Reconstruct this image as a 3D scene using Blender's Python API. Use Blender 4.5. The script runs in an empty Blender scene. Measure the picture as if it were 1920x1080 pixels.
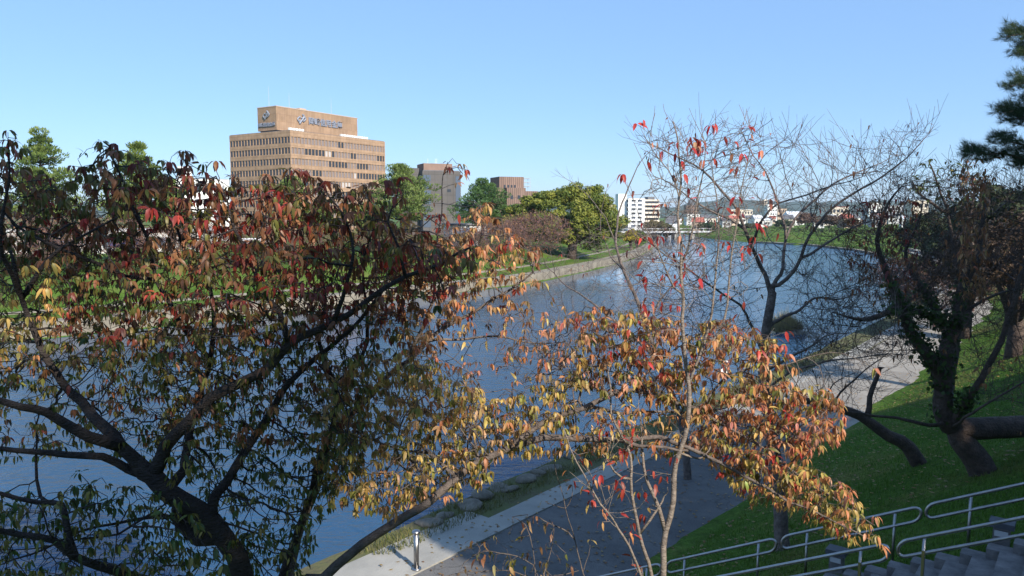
import bpy, math, random
import numpy as np
from mathutils import Vector, Matrix

rng = np.random.default_rng(11)
random.seed(11)
S = bpy.context.scene
COL = S.collection

# ------------------------------------------------------------------ camera
FPX, HC = 1400.0, 9.2
PITCH = math.atan(135 / 1400.0)
SP, CP = math.sin(PITCH), math.cos(PITCH)


def at(px, py, Y):
    """point seen at photo pixel (px, py), Y metres ahead"""
    v = (540 - py) / FPX
    dy = CP + SP * v
    t = Y / dy
    return np.array([(px - 960) / FPX * t, Y, HC + (-SP + CP * v) * t])


def proj(p):
    p = np.asarray(p, float)
    x, y, z = p[..., 0], p[..., 1], p[..., 2] - HC
    dep = y * CP - z * SP
    return 960 + FPX * x / dep, 540 - FPX * (y * SP + z * CP) / dep


cam = bpy.data.cameras.new('camera')
co = bpy.data.objects.new('camera', cam)
COL.objects.link(co)
co.location = (0, 0, HC)
co.rotation_euler = (math.pi / 2 - PITCH, 0, 0)
cam.sensor_width = 36
cam.lens = 36 * FPX / 1920
cam.clip_end = 30000
cam.clip_start = .05
S.camera = co

# ------------------------------------------------------------------ light
SUN_EL = 33
sh = np.array([.55, -.835])                       # horizontal direction towards the sun
sun = bpy.data.lights.new('sun', 'SUN')
sun.energy = 4.6
sun.angle = math.radians(.5)
sun.color = (1, .93, .82)
so = bpy.data.objects.new('sun', sun)
COL.objects.link(so)
e = math.radians(SUN_EL)
SD = Vector((sh[0] * math.cos(e), sh[1] * math.cos(e), math.sin(e))).normalized()
so.rotation_euler = SD.to_track_quat('Z', 'Y').to_euler()
W = bpy.data.worlds.new('World')
S.world = W
W.use_nodes = True
nt = W.node_tree
sky = nt.nodes.new('ShaderNodeTexSky')
sky.sky_type = 'NISHITA'
sky.sun_disc = False
sky.sun_elevation = e
sky.sun_rotation = math.atan2(sh[0], sh[1])
sky.altitude = 50
sky.air_density = 1.0
sky.dust_density = 0
sky.ozone_density = 6.0
smix = nt.nodes.new('ShaderNodeMix')
smix.data_type = 'RGBA'
smix.inputs[0].default_value = .5
smix.inputs[7].default_value = (2.35, 4.05, 6.95, 1)
nt.links.new(sky.outputs[0], smix.inputs[6])
nt.links.new(smix.outputs[2], nt.nodes['Background'].inputs[0])
nt.nodes['Background'].inputs[1].default_value = .1
S.view_settings.view_transform = 'Standard'
S.view_settings.look = 'None'
S.view_settings.exposure = .74
S.view_settings.gamma = 1
S.cycles.max_bounces = 6
S.cycles.transparent_max_bounces = 4
S.cycles.volume_bounces = 0
S.cycles.caustics_reflective = False
S.cycles.caustics_refractive = False


# ------------------------------------------------------------------ materials
def mat_new(name):
    m = bpy.data.materials.new(name)
    m.use_nodes = True
    return m, m.node_tree, m.node_tree.nodes['Principled BSDF']


def N(t, typ, **kw):
    n = t.nodes.new(typ)
    for k, v in kw.items():
        if k in n.inputs.keys():
            n.inputs[k].default_value = v
        else:
            setattr(n, k, v)
    return n


def ramp(t, stops):
    r = t.nodes.new('ShaderNodeValToRGB')
    el = r.color_ramp.elements
    while len(el) < len(stops):
        el.new(.5)
    for i, (p, c) in enumerate(stops):
        el[i].position = p
        el[i].color = (*c, 1)
    return r


def mat(name, c1, c2=None, scale=3, rough=.8, bump=0, bscale=None, detail=6, metal=0, stretch=(1, 1, 1), spec=.4):
    m, t, b = mat_new(name)
    c2 = c2 or tuple(x * .8 for x in c1)
    tc = N(t, 'ShaderNodeTexCoord')
    mp = N(t, 'ShaderNodeMapping')
    mp.inputs['Scale'].default_value = stretch
    t.links.new(tc.outputs['Object'], mp.inputs[0])
    n = N(t, 'ShaderNodeTexNoise', Scale=scale, Detail=detail, Roughness=.65)
    t.links.new(mp.outputs[0], n.inputs['Vector'])
    r = ramp(t, [(.32, c1), (.68, c2)])
    t.links.new(n.outputs[0], r.inputs[0])
    t.links.new(r.outputs[0], b.inputs['Base Color'])
    b.inputs['Roughness'].default_value = rough
    b.inputs['Metallic'].default_value = metal
    b.inputs['Specular IOR Level'].default_value = spec
    if bump:
        n2 = N(t, 'ShaderNodeTexNoise', Scale=bscale or scale * 4, Detail=5)
        t.links.new(mp.outputs[0], n2.inputs['Vector'])
        bp = N(t, 'ShaderNodeBump', Strength=bump, Distance=.05)
        t.links.new(n2.outputs[0], bp.inputs['Height'])
        t.links.new(bp.outputs[0], b.inputs['Normal'])
    return m


def leaf_mat(name, trans=.35, rough=.5, spec=.3):
    m, t, b = mat_new(name)
    a = N(t, 'ShaderNodeAttribute', attribute_name='leafcol')
    t.links.new(a.outputs['Color'], b.inputs['Base Color'])
    b.inputs['Roughness'].default_value = rough
    b.inputs['Specular IOR Level'].default_value = spec
    tr = N(t, 'ShaderNodeBsdfTranslucent')
    t.links.new(a.outputs['Color'], tr.inputs[0])
    mx = N(t, 'ShaderNodeMixShader')
    mx.inputs[0].default_value = trans
    t.links.new(b.outputs[0], mx.inputs[1])
    t.links.new(tr.outputs[0], mx.inputs[2])
    t.links.new(mx.outputs[0], t.nodes['Material Output'].inputs[0])
    return m


def tile_mat(name, c1, c2, mortar, w, h, rough=.7, ms=.02):
    m, t, b = mat_new(name)
    tc = N(t, 'ShaderNodeTexCoord')
    sx = N(t, 'ShaderNodeSeparateXYZ')
    t.links.new(tc.outputs['Object'], sx.inputs[0])
    ad = N(t, 'ShaderNodeMath', operation='ADD')
    t.links.new(sx.outputs[0], ad.inputs[0])
    t.links.new(sx.outputs[1], ad.inputs[1])
    cx = N(t, 'ShaderNodeCombineXYZ')
    t.links.new(ad.outputs[0], cx.inputs[0])
    t.links.new(sx.outputs[2], cx.inputs[1])
    br = N(t, 'ShaderNodeTexBrick')
    br.offset = 0
    for k, v in (('Color1', (*c1, 1)), ('Color2', (*c2, 1)), ('Mortar', (*mortar, 1)), ('Scale', 1), ('Mortar Size', ms),
                 ('Brick Width', w), ('Row Height', h), ('Mortar Smooth', .1), ('Bias', 0)):
        br.inputs[k].default_value = v
    t.links.new(cx.outputs[0], br.inputs['Vector'])
    n = N(t, 'ShaderNodeTexNoise', Scale=.35, Detail=7)
    t.links.new(tc.outputs['Object'], n.inputs['Vector'])
    r = ramp(t, [(.3, (.78, .78, .78)), (.7, (1.1, 1.1, 1.1))])
    t.links.new(n.outputs[0], r.inputs[0])
    mx = N(t, 'ShaderNodeMix', data_type='RGBA', blend_type='MULTIPLY')
    mx.inputs[0].default_value = 1
    t.links.new(br.outputs[0], mx.inputs[6])
    t.links.new(r.outputs[0], mx.inputs[7])
    t.links.new(mx.outputs[2], b.inputs['Base Color'])
    b.inputs['Roughness'].default_value = rough
    return m


M = {}
M['bark'] = mat('cherry_bark', (.022, .016, .014), (.06, .046, .04), 6, .85, .9, 30, stretch=(1, 1, 2.5))
M['bark_grey'] = mat('grey_bark', (.075, .056, .047), (.17, .135, .115), 14, .8, .5, 40, stretch=(1, 1, 2))
M['bark_pale'] = mat('young_cherry_bark', (.13, .1, .08), (.3, .245, .2), 16, .7, .5, 45, stretch=(1, 1, 3))
M['bark_bare'] = mat('bare_cherry_bark', (.075, .056, .05), (.22, .175, .155), 9, .85, .7, 30)
M['bark_dark'] = mat('dark_bark', (.045, .032, .026), (.125, .088, .072), 5, .9, 1, 22)
M['twig_pink'] = mat('far_cherry_twigs', (.10, .058, .052), (.17, .10, .09), 2, .9)
M['pine_bark'] = mat('pine_bark', (.09, .055, .04), (.16, .1, .08), 4, .9, .6)
M['leaf'] = leaf_mat('cherry_leaf', .42, .42, .35)
M['foliage'] = leaf_mat('tree_foliage', .22, .55, .25)
M['needle'] = leaf_mat('pine_needles', .12, .5, .3)
M['blade'] = leaf_mat('grass_blades', .3, .5, .3)
def asphalt_shade_tone():
    m, t, b = mat_new('asphalt')
    tc = N(t, 'ShaderNodeTexCoord')
    big = N(t, 'ShaderNodeTexNoise', Scale=.45, Detail=10, Roughness=.7, Distortion=.8)
    fine = N(t, 'ShaderNodeTexNoise', Scale=45, Detail=4)
    vor = N(t, 'ShaderNodeTexVoronoi', Scale=.55, feature='DISTANCE_TO_EDGE')
    wob = N(t, 'ShaderNodeTexNoise', Scale=1.6, Detail=5)
    for n in (big, fine, wob):
        t.links.new(tc.outputs['Object'], n.inputs['Vector'])
    ma = N(t, 'ShaderNodeMix', data_type='RGBA', blend_type='LINEAR_LIGHT')
    ma.inputs[0].default_value = .35
    t.links.new(tc.outputs['Object'], ma.inputs[6])
    t.links.new(wob.outputs['Color'], ma.inputs[7])
    t.links.new(ma.outputs[2], vor.inputs['Vector'])
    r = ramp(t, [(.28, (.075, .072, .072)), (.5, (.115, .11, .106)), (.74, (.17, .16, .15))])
    t.links.new(big.outputs[0], r.inputs[0])
    rf = ramp(t, [(.35, (.8, .8, .8)), (.7, (1.15, 1.15, 1.15))])
    t.links.new(fine.outputs[0], rf.inputs[0])
    rc = ramp(t, [(.0, (.62, .6, .57)), (.012, (1, 1, 1))])
    t.links.new(vor.outputs['Distance'], rc.inputs[0])
    prev = r.outputs[0]
    for k in (rf, rc):
        mx = N(t, 'ShaderNodeMix', data_type='RGBA', blend_type='MULTIPLY')
        mx.inputs[0].default_value = 1
        t.links.new(prev, mx.inputs[6])
        t.links.new(k.outputs[0], mx.inputs[7])
        prev = mx.outputs[2]
    t.links.new(prev, b.inputs['Base Color'])
    b.inputs['Roughness'].default_value = .92
    bp = N(t, 'ShaderNodeBump', Strength=.35, Distance=.03)
    t.links.new(fine.outputs[0], bp.inputs['Height'])
    t.links.new(bp.outputs[0], b.inputs['Normal'])
    return m


M['asphalt'] = asphalt_shade_tone()  # asphalt darkened in its colour for the shade on the near path
M['concrete'] = mat('concrete', (.24, .23, .205), (.36, .34, .30), .9, .85, .25, 30, detail=10)
M['promenade'] = mat('promenade_paving', (.15, .13, .10), (.31, .275, .215), .7, .9, .4, 6, detail=12)
M['lit_tone'] = mat('path_lit_tone', (.2, .18, .155), (.34, .31, .265), .6, .9, .3, 40, detail=12)  # lighter tone for the same path, sunlight put into the colour
M['stone'] = mat('river_stone', (.10, .085, .065), (.24, .205, .16), 2.5, .85, .8, 9)
M['step'] = mat('step_stone', (.10, .096, .096), (.22, .205, .2), 5, .8, .3, 40)
M['steel'] = mat('brushed_steel', (.30, .285, .28), (.42, .41, .40), 8, .34, 0, metal=1)
M['yellow'] = mat('yellow_tape', (.17, .145, .045), (.22, .185, .055), 5, .6)
M['dark_metal'] = mat('dark_metal', (.05, .055, .065), (.08, .085, .1), 5, .5)
M['white_wall'] = mat('white_wall', (.74, .73, .7), (.82, .81, .79), .4, .8)
M['cream_wall'] = mat('cream_wall', (.6, .52, .42), (.68, .6, .5), .4, .8)
M['grey_wall'] = mat('grey_wall', (.42, .42, .43), (.52, .52, .53), .4, .8)
M['tan_wall'] = mat('tan_wall', (.42, .31, .23), (.5, .38, .29), .4, .8)
M['brown_wall'] = mat('brown_wall', (.2, .13, .1), (.26, .17, .13), .5, .8)
M['dark_roof'] = mat('dark_roof', (.1, .1, .11), (.15, .15, .16), .6, .7)
M['pale_roof'] = mat('pale_roof', (.6, .62, .65), (.7, .72, .74), .3, .5)
M['red_roof'] = mat('red_roof', (.35, .1, .07), (.42, .14, .1), .6, .7)
M['blue_cloth'] = mat('blue_sheeting', (.08, .12, .5), (.12, .16, .6), .8, .5)
M['white_cloth'] = mat('white_sheeting', (.8, .8, .8), (.86, .86, .86), .8, .6)
M['plastic'] = mat('white_plastic', (.82, .82, .82), (.88, .88, .88), 6, .35)
M['sign'] = mat('sign_metal', (.2, .22, .27), (.25, .27, .33), 2, .4)
M['tile'] = tile_mat('tower_tile', (.35, .225, .14), (.40, .26, .165), (.24, .14, .08), 1.5, 1.05, ms=.05)
M['panel'] = tile_mat('penthouse_panel', (.37, .24, .15), (.31, .2, .12), (.25, .145, .085), .75, 2.4, ms=.05)
M['panel_brown'] = tile_mat('ribbed_panel', (.19, .115, .085), (.26, .165, .125), (.1, .06, .05), .7, 12, ms=.12)
M['panel_dark'] = tile_mat('dark_panel', (.085, .075, .072), (.1, .088, .084), (.05, .045, .042), 2, 3.2, ms=.06)


def glass(name, col, rough=.12):
    m, t, b = mat_new(name)
    b.inputs['Base Color'].default_value = (*col, 1)
    b.inputs['Roughness'].default_value = rough
    b.inputs['Specular IOR Level'].default_value = .6
    return m


M['glass'] = glass('window_glass', (.03, .035, .045))
M['glass_blue'] = glass('bluish_glass', (.08, .1, .14), .15)
M['blind'] = glass('window_with_blind', (.22, .18, .17), .35)
M['curtain'] = glass('window_with_pale_blind', (.46, .42, .4), .4)


# ------------------------------------------------------------------ objects
ORG = {}


def tag(o, label=None, cat=None, group=None, kind=None):
    if label:
        o['label'] = label
    if cat:
        o['category'] = cat
    if group:
        o['group'] = group
    if kind:
        o['kind'] = kind
    return o


def empty(name, loc=(0, 0, 0), rz=0, label=None, cat=None, group=None):
    o = bpy.data.objects.new(name, None)
    o.empty_display_size = .2
    COL.objects.link(o)
    o.location = tuple(loc)
    o.rotation_euler = (0, 0, rz)
    ORG[o.name] = np.array(loc, float)
    return tag(o, label, cat, group)


def npmesh(name, V, Fc, m, parent=None, smooth=False, col=None, local=False):
    """V (n,3); Fc list of (k,n) index arrays; world coordinates unless local"""
    V = np.asarray(V, np.float64).reshape(-1, 3)
    if parent is not None and not local:
        V = V - ORG[parent.name]
    me = bpy.data.meshes.new(name)
    if not isinstance(Fc, (list, tuple)):
        Fc = [Fc]
    Fc = [np.asarray(f, np.int32) for f in Fc if len(f)]
    loops = np.concatenate([f.ravel() for f in Fc])
    tot = np.concatenate([np.full(len(f), f.shape[1], np.int32) for f in Fc])
    start = np.concatenate([[0], np.cumsum(tot)[:-1]]).astype(np.int32)
    me.vertices.add(len(V))
    me.vertices.foreach_set('co', V.astype(np.float32).ravel())
    me.loops.add(len(loops))
    me.loops.foreach_set('vertex_index', loops)
    me.polygons.add(len(tot))
    me.polygons.foreach_set('loop_start', start)
    me.polygons.foreach_set('use_smooth', np.full(len(tot), bool(smooth)))
    me.update(calc_edges=True)
    if col is not None:
        ca = me.color_attributes.new('leafcol', 'FLOAT_COLOR', 'POINT')
        c = np.ones((len(V), 4), np.float32)
        c[:, :3] = col
        ca.data.foreach_set('color', c.ravel())
    me.materials.append(m)
    o = bpy.data.objects.new(name, me)
    COL.objects.link(o)
    if parent is not None:
        o.parent = parent
        ORG[o.name] = ORG.get(parent.name, np.zeros(3)) if not local else np.zeros(3)
    return o


class MB:
    """collects boxes and tubes of one part"""

    def __init__(s):
        s.v, s.q, s.t = [], [], []
        s.n = 0

    def add(s, V, Q=(), T=()):
        s.v.append(np.asarray(V, float))
        if len(Q):
            s.q.append(np.asarray(Q) + s.n)
        if len(T):
            s.t.append(np.asarray(T) + s.n)
        s.n += len(V)
        return s

    def box(s, x0, x1, y0, y1, z0, z1):
        V = [(x, y, z) for z in (z0, z1) for y in (y0, y1) for x in (x0, x1)]
        return s.add(V, [(0, 2, 3, 1), (4, 5, 7, 6), (0, 1, 5, 4), (1, 3, 7, 5), (3, 2, 6, 7), (2, 0, 4, 6)])

    def obox(s, c, ax, ay, hx, hy, z0, z1):
        ax, ay, c = np.array(ax), np.array(ay), np.array(c)
        V = [np.array([*(c[:2] + ax * a + ay * b), z]) for z in (z0, z1) for b in (-hy, hy) for a in (-hx, hx)]
        return s.add(V, [(0, 2, 3, 1), (4, 5, 7, 6), (0, 1, 5, 4), (1, 3, 7, 5), (3, 2, 6, 7), (2, 0, 4, 6)])

    def tube(s, pts, r, k=8, cap=True):
        P = np.asarray(pts, float)
        n = len(P)
        R = np.broadcast_to(np.asarray(r, float), (n,))
        T = np.gradient(P, axis=0)
        T /= np.linalg.norm(T, axis=1)[:, None] + 1e-9
        ref = np.array([0, 0, 1.]) if abs(T[0, 2]) < .9 else np.array([1., 0, 0])
        u = np.cross(T[0], ref)
        V = []
        an = np.arange(k) * 2 * math.pi / k
        ca, sa = np.cos(an)[:, None], np.sin(an)[:, None]
        for i in range(n):
            u = u - T[i] * u.dot(T[i])
            u /= np.linalg.norm(u) + 1e-9
            w = np.cross(T[i], u)
            V.append(P[i] + R[i] * (ca * u + sa * w))
        V = np.concatenate(V)
        i0 = (np.arange(n - 1)[:, None] * k + np.arange(k)[None]).ravel()
        i1 = (np.arange(n - 1)[:, None] * k + (np.arange(k)[None] + 1) % k).ravel()
        Q = np.stack([i0, i1, i1 + k, i0 + k], 1)
        Tt = []
        if cap:
            V = np.concatenate([V, P[:1], P[-1:]])
            a, b = n * k, n * k + 1
            for j in range(k):
                Tt.append((a, (j + 1) % k, j))
                Tt.append((b, (n - 1) * k + j, (n - 1) * k + (j + 1) % k))
        return s.add(V, Q, Tt)

    def build(s, name, m, parent=None, smooth=False, local=True):
        fc = []
        if s.q:
            fc.append(np.concatenate(s.q))
        if s.t:
            fc.append(np.concatenate(s.t))
        return npmesh(name, np.concatenate(s.v), fc, m, parent, smooth, local=local)


def copy_tree(o, parent=None):
    c = o.copy()
    COL.objects.link(c)
    if parent is not None:
        c.parent = parent
    for ch in list(o.children):
        copy_tree(ch, c)
    return c


# ------------------------------------------------------------------ terrain
NEAR = np.array([(-80, -72), (-36.7, -20), (1.9, 26), (17.2, 44.2), (35.6, 68), (44, 83), (60, 109), (72, 136), (85, 172), (91, 195),
                 (93, 232), (84, 258), (80, 300), (92, 420)], float)
FARB = np.array([(-140, -60), (-85, 5), (-60, 30), (-23, 68), (3, 102), (15, 130), (26, 160), (37, 200), (46, 240), (48, 300), (60, 420)], float)
RIVER = np.concatenate([NEAR, FARB[::-1]])


def seg_dist(x, y, P):
    d = np.full(x.shape, 1e9)
    for a, b in zip(P[:-1], P[1:]):
        ab = b - a
        t = np.clip(((x - a[0]) * ab[0] + (y - a[1]) * ab[1]) / ab.dot(ab), 0, 1)
        d = np.minimum(d, np.hypot(x - a[0] - t * ab[0], y - a[1] - t * ab[1]))
    return d


def inside(x, y, P):
    r = np.zeros(x.shape, bool)
    n = len(P)
    for i in range(n):
        (x0, y0), (x1, y1) = P[i], P[(i + 1) % n]
        c = (y0 > y) != (y1 > y)
        with np.errstate(all='ignore'):
            xi = (x1 - x0) * (y - y0) / (y1 - y0 + 1e-12) + x0
        r ^= c & (x < xi)
    return r


def sm(a, b, x):
    t = np.clip((x - a) / (b - a), 0, 1)
    return t * t * (3 - 2 * t)


def gz(x, y):
    x, y = np.atleast_1d(np.asarray(x, float)), np.atleast_1d(np.asarray(y, float))
    ins = inside(x, y, RIVER)
    dn, df = seg_dist(x, y, NEAR), seg_dist(x, y, FARB)
    hill = 1 - sm(55, 110, y)
    top = 2.0 + hill * 8.6
    slope = .5 * hill + .22 * (1 - hill)
    zn = np.where(dn < 7.3, 1.2 * np.clip(dn / 1.1, 0, 1), 1.2 + np.minimum(np.maximum(dn - 7.3, 0) * slope, top))
    zf = 1.2 * np.clip(df / 2.0, 0, 1) + 2.0 * sm(5.2, 14, df)
    zo = np.where(dn < df, zn, zf)
    zo = zo + (3.2 - zo) * sm(150, 400, np.minimum(dn, df))
    zi = -1.6 * np.clip(np.minimum(dn, df) / 3, 0, 1)
    return np.where(ins, zi, zo)


def g1(x, y):
    return float(gz(x, y)[0])


def hit(px, py, y0=3.0, y1=400):
    Ys = np.concatenate([np.arange(y0, 60, .1), np.arange(60, y1, .5)])
    v = (540 - py) / FPX
    dy = CP + SP * v
    X = (px - 960) / FPX / dy * Ys
    Z = HC + (-SP + CP * v) / dy * Ys
    below = Z <= gz(X, Ys)
    i = int(np.argmax(below)) if below.any() else len(Ys) - 1
    return np.array([X[i], Ys[i], g1(X[i], Ys[i])])


def axis(lo, hi, step, far):
    a = list(np.arange(lo, hi + .01, step))
    s = step
    x = a[-1]
    while x < far:
        s *= 1.35
        x += s
        a.append(x)
    s = step
    x = a[0]
    while x > -far:
        s *= 1.35
        x -= s
        a.insert(0, x)
    return np.array(a)


gx, gy = axis(-40, 110, 1.1, 7000), axis(-25, 200, 1.1, 7000)
XX, YY = np.meshgrid(gx, gy)
ZZ = gz(XX.ravel(), YY.ravel()).reshape(XX.shape)
nx, ny = len(gx), len(gy)
idx = np.arange(nx * ny).reshape(ny, nx)
Q = np.stack([idx[:-1, :-1].ravel(), idx[:-1, 1:].ravel(), idx[1:, 1:].ravel(), idx[1:, :-1].ravel()], 1)


def ground_mat():
    m, t, b = mat_new('grassy_ground')
    tc = N(t, 'ShaderNodeTexCoord')
    n1 = N(t, 'ShaderNodeTexNoise', Scale=.25, Detail=8, Roughness=.7)
    n2 = N(t, 'ShaderNodeTexNoise', Scale=5, Detail=9, Roughness=.75)
    n3 = N(t, 'ShaderNodeTexNoise', Scale=.05, Detail=4)
    for n in (n1, n2, n3):
        t.links.new(tc.outputs['Object'], n.inputs['Vector'])
    r1 = ramp(t, [(.3, (.05, .10, .014)), (.5, (.085, .155, .022)), (.68, (.18, .165, .05))])
    t.links.new(n1.outputs[0], r1.inputs[0])
    r2 = ramp(t, [(.35, (.5, .5, .5)), (.65, (1.25, 1.25, 1.25))])
    t.links.new(n2.outputs[0], r2.inputs[0])
    mx = N(t, 'ShaderNodeMix', data_type='RGBA', blend_type='MULTIPLY')
    mx.inputs[0].default_value = 1
    t.links.new(r1.outputs[0], mx.inputs[6])
    t.links.new(r2.outputs[0], mx.inputs[7])
    t.links.new(mx.outputs[2], b.inputs['Base Color'])
    b.inputs['Roughness'].default_value = .95
    b.inputs['Specular IOR Level'].default_value = .1
    bp = N(t, 'ShaderNodeBump', Strength=.9, Distance=.12)
    t.links.new(n2.outputs[0], bp.inputs['Height'])
    t.links.new(bp.outputs[0], b.inputs['Normal'])
    return m


g = npmesh('ground', np.stack([XX.ravel(), YY.ravel(), ZZ.ravel()], 1), Q, ground_mat(), smooth=True)
tag(g, 'grassy river banks and level town ground', 'ground', kind='structure')


def water_mat():
    m, t, b = mat_new('river_water')
    tc = N(t, 'ShaderNodeTexCoord')
    mp = N(t, 'ShaderNodeMapping')
    mp.inputs['Rotation'].default_value = (0, 0, .55)
    mp.inputs['Scale'].default_value = (1, 1.9, 1)
    t.links.new(tc.outputs['Object'], mp.inputs[0])
    n1 = N(t, 'ShaderNodeTexNoise', Scale=.55, Detail=4, Roughness=.6, Distortion=.6)
    n2 = N(t, 'ShaderNodeTexNoise', Scale=2.1, Detail=5, Roughness=.62, Distortion=.4)
    n3 = N(t, 'ShaderNodeTexNoise', Scale=.035, Detail=3)
    for n in (n1, n2):
        t.links.new(mp.outputs[0], n.inputs['Vector'])
    t.links.new(tc.outputs['Object'], n3.inputs['Vector'])
    ad = N(t, 'ShaderNodeMath', operation='MULTIPLY_ADD')
    t.links.new(n2.outputs[0], ad.inputs[0])
    ad.inputs[1].default_value = .38
    t.links.new(n1.outputs[0], ad.inputs[2])
    bp = N(t, 'ShaderNodeBump', Distance=.3)
    mr = N(t, 'ShaderNodeMapRange')
    mr.inputs[1].default_value = .35
    mr.inputs[2].default_value = .65
    mr.inputs[3].default_value = .35
    mr.inputs[4].default_value = .8
    t.links.new(n3.outputs[0], mr.inputs[0])
    at_ = N(t, 'ShaderNodeAttribute', attribute_name='leafcol')
    mm = N(t, 'ShaderNodeMath', operation='MULTIPLY')
    t.links.new(mr.outputs[0], mm.inputs[0])
    t.links.new(at_.outputs['Fac'], mm.inputs[1])
    t.links.new(mm.outputs[0], bp.inputs['Strength'])
    t.links.new(ad.outputs[0], bp.inputs['Height'])
    t.links.new(bp.outputs[0], b.inputs['Normal'])
    b.inputs['Base Color'].default_value = (.022, .07, .14, 1)
    b.inputs['Roughness'].default_value = .09
    b.inputs['IOR'].default_value = 1.33
    b.inputs['Specular IOR Level'].default_value = .5
    return m


wxs_, wys_ = np.arange(-150, 131, 4.), np.arange(-80, 431, 4.)
WX, WY = np.meshgrid(wxs_, wys_)
wi = np.arange(WX.size).reshape(WX.shape)
WQ = np.stack([wi[:-1, :-1].ravel(), wi[:-1, 1:].ravel(), wi[1:, 1:].ravel(), wi[1:, :-1].ravel()], 1)
wd_ = seg_dist(WX.ravel(), WY.ravel(), FARB)
ruf = .06 + .94 * sm(4, 34, wd_ + 5 * np.sin(WX.ravel() * .13) + 4 * np.sin(WY.ravel() * .09 + WX.ravel() * .05))
tag(npmesh('river_water', np.stack([WX.ravel(), WY.ravel(), 0 * WX.ravel()], 1), WQ, water_mat(), col=np.repeat(ruf[:, None], 3, 1)), 'blue rippled river water', 'water', kind='structure')


# ribbons lying on the banks
def resample(P, step):
    P = np.asarray(P, float)
    L = np.concatenate([[0], np.cumsum(np.linalg.norm(np.diff(P, axis=0), axis=1))])
    s = np.linspace(0, L[-1], max(2, int(L[-1] / step) + 1))
    return np.stack([np.interp(s, L, P[:, k]) for k in range(P.shape[1])], 1)


def smooth_line(P, step, it=30):
    R = resample(P, step)
    for _ in range(it):
        R[1:-1] = .5 * R[1:-1] + .25 * (R[:-2] + R[2:])
    return R


def ribbon(name, line, d0, d1, z, m, side, label, cat, th=.18, wob=0):
    T = np.gradient(line, axis=0)
    T /= np.linalg.norm(T, axis=1)[:, None]
    Nn = np.stack([T[:, 1], -T[:, 0]], 1) * side
    n = len(line)
    w0 = np.zeros(n)
    w1 = np.zeros(n)
    if wob:
        w0 = np.convolve(rng.normal(0, wob, n), np.ones(5) / 3, 'same')
        w1 = np.convolve(rng.normal(0, wob, n), np.ones(5) / 3, 'same')
    A = line + Nn * (d0 + w0)[:, None]
    B = line + Nn * (d1 + w1)[:, None]
    V = np.concatenate([np.c_[A, np.full(n, z)], np.c_[B, np.full(n, z)], np.c_[A, np.full(n, z - th)], np.c_[B, np.full(n, z - th)]])
    i = np.arange(n - 1)
    Qs = [np.stack([i, i + 1, n + i + 1, n + i], 1), np.stack([2 * n + i, 2 * n + i + 1, i + 1, i], 1),
          np.stack([n + i, n + i + 1, 3 * n + i + 1, 3 * n + i], 1)]
    if side > 0:
        Qs = [q[:, ::-1] for q in Qs]
    o = npmesh(name, V, Qs, m)
    return tag(o, label, cat, kind='structure')


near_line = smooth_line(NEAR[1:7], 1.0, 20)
kp = int(np.argmax(near_line[:, 1] > 31))  # path split at the shade's edge: dark and light tones paint shade and sun
ribbon('riverside_path', near_line[:kp + 1], 3.3, 7.35, 1.235, M['asphalt'], 1, 'asphalt riverside path, coloured darker for its shaded near stretch', 'path', wob=.05)
ribbon('path_lit_stretch', near_line[kp:], 3.3, 7.35, 1.24, M['lit_tone'], 1, 'far stretch of the riverside path, coloured light beige as if sunlit', 'path', wob=.05)
ribbon('path_edge', near_line, 2.5, 3.3, 1.25, M['concrete'], 1, 'pale concrete edging of the riverside path', 'path', wob=.02)
ribbon('bank_verge', near_line, 1.0, 2.55, 1.208, mat('verge_soil', (.095, .08, .045), (.10, .115, .035), 1.4, .95, .8, 12), 1, 'rough earth and grass verge at the near water edge', 'verge', th=.1, wob=.1)
ap_line = near_line[(near_line[:, 1] > 4) & (near_line[:, 1] < 21.5)]
ribbon('concrete_apron', ap_line, 1.7, 2.496, 1.21, M['concrete'], 1, 'pale concrete slab at the water edge by the bollard', 'path', wob=.0)
far_line = smooth_line(FARB[1:9], 1.5, 20)
ribbon('far_promenade', far_line, .1, 2.2, 1.22, M['promenade'], -1, 'pale paved promenade along the far bank', 'path', th=1.6, wob=.1)
up = ribbon('far_footpath', far_line, 6.4, 7.0, 1.2, M['promenade'], -1, 'narrow footpath on the far lawn', 'path')
co_ = np.empty(len(up.data.vertices) * 3)
up.data.vertices.foreach_get('co', co_)
co_ = co_.reshape(-1, 3)
nn_ = len(co_) // 4
co_[:, 2] = gz(co_[:, 0], co_[:, 1]) + .05
co_[2 * nn_:, 2] -= .2
up.data.vertices.foreach_set('co', co_.ravel())
# terraced stone steps of the right shore
shore = smooth_line(NEAR[5:9], 1.5, 10)
for k in range(5):
    ribbon('shore_terrace', shore, .2 + k * 1.3, 1.5 + k * 1.3, .35 + k * .38, M['concrete'], 1, 'stepped stone terrace of the far right shore', 'terrace', th=1.0)
shore2 = smooth_line(NEAR[8:12], 2, 10)
ribbon('sandy_shore', shore2, -.6, 3.5, .5, M['promenade'], 1, 'pale sandy shore below the levee', 'shore', th=.8, wob=.3)

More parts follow.
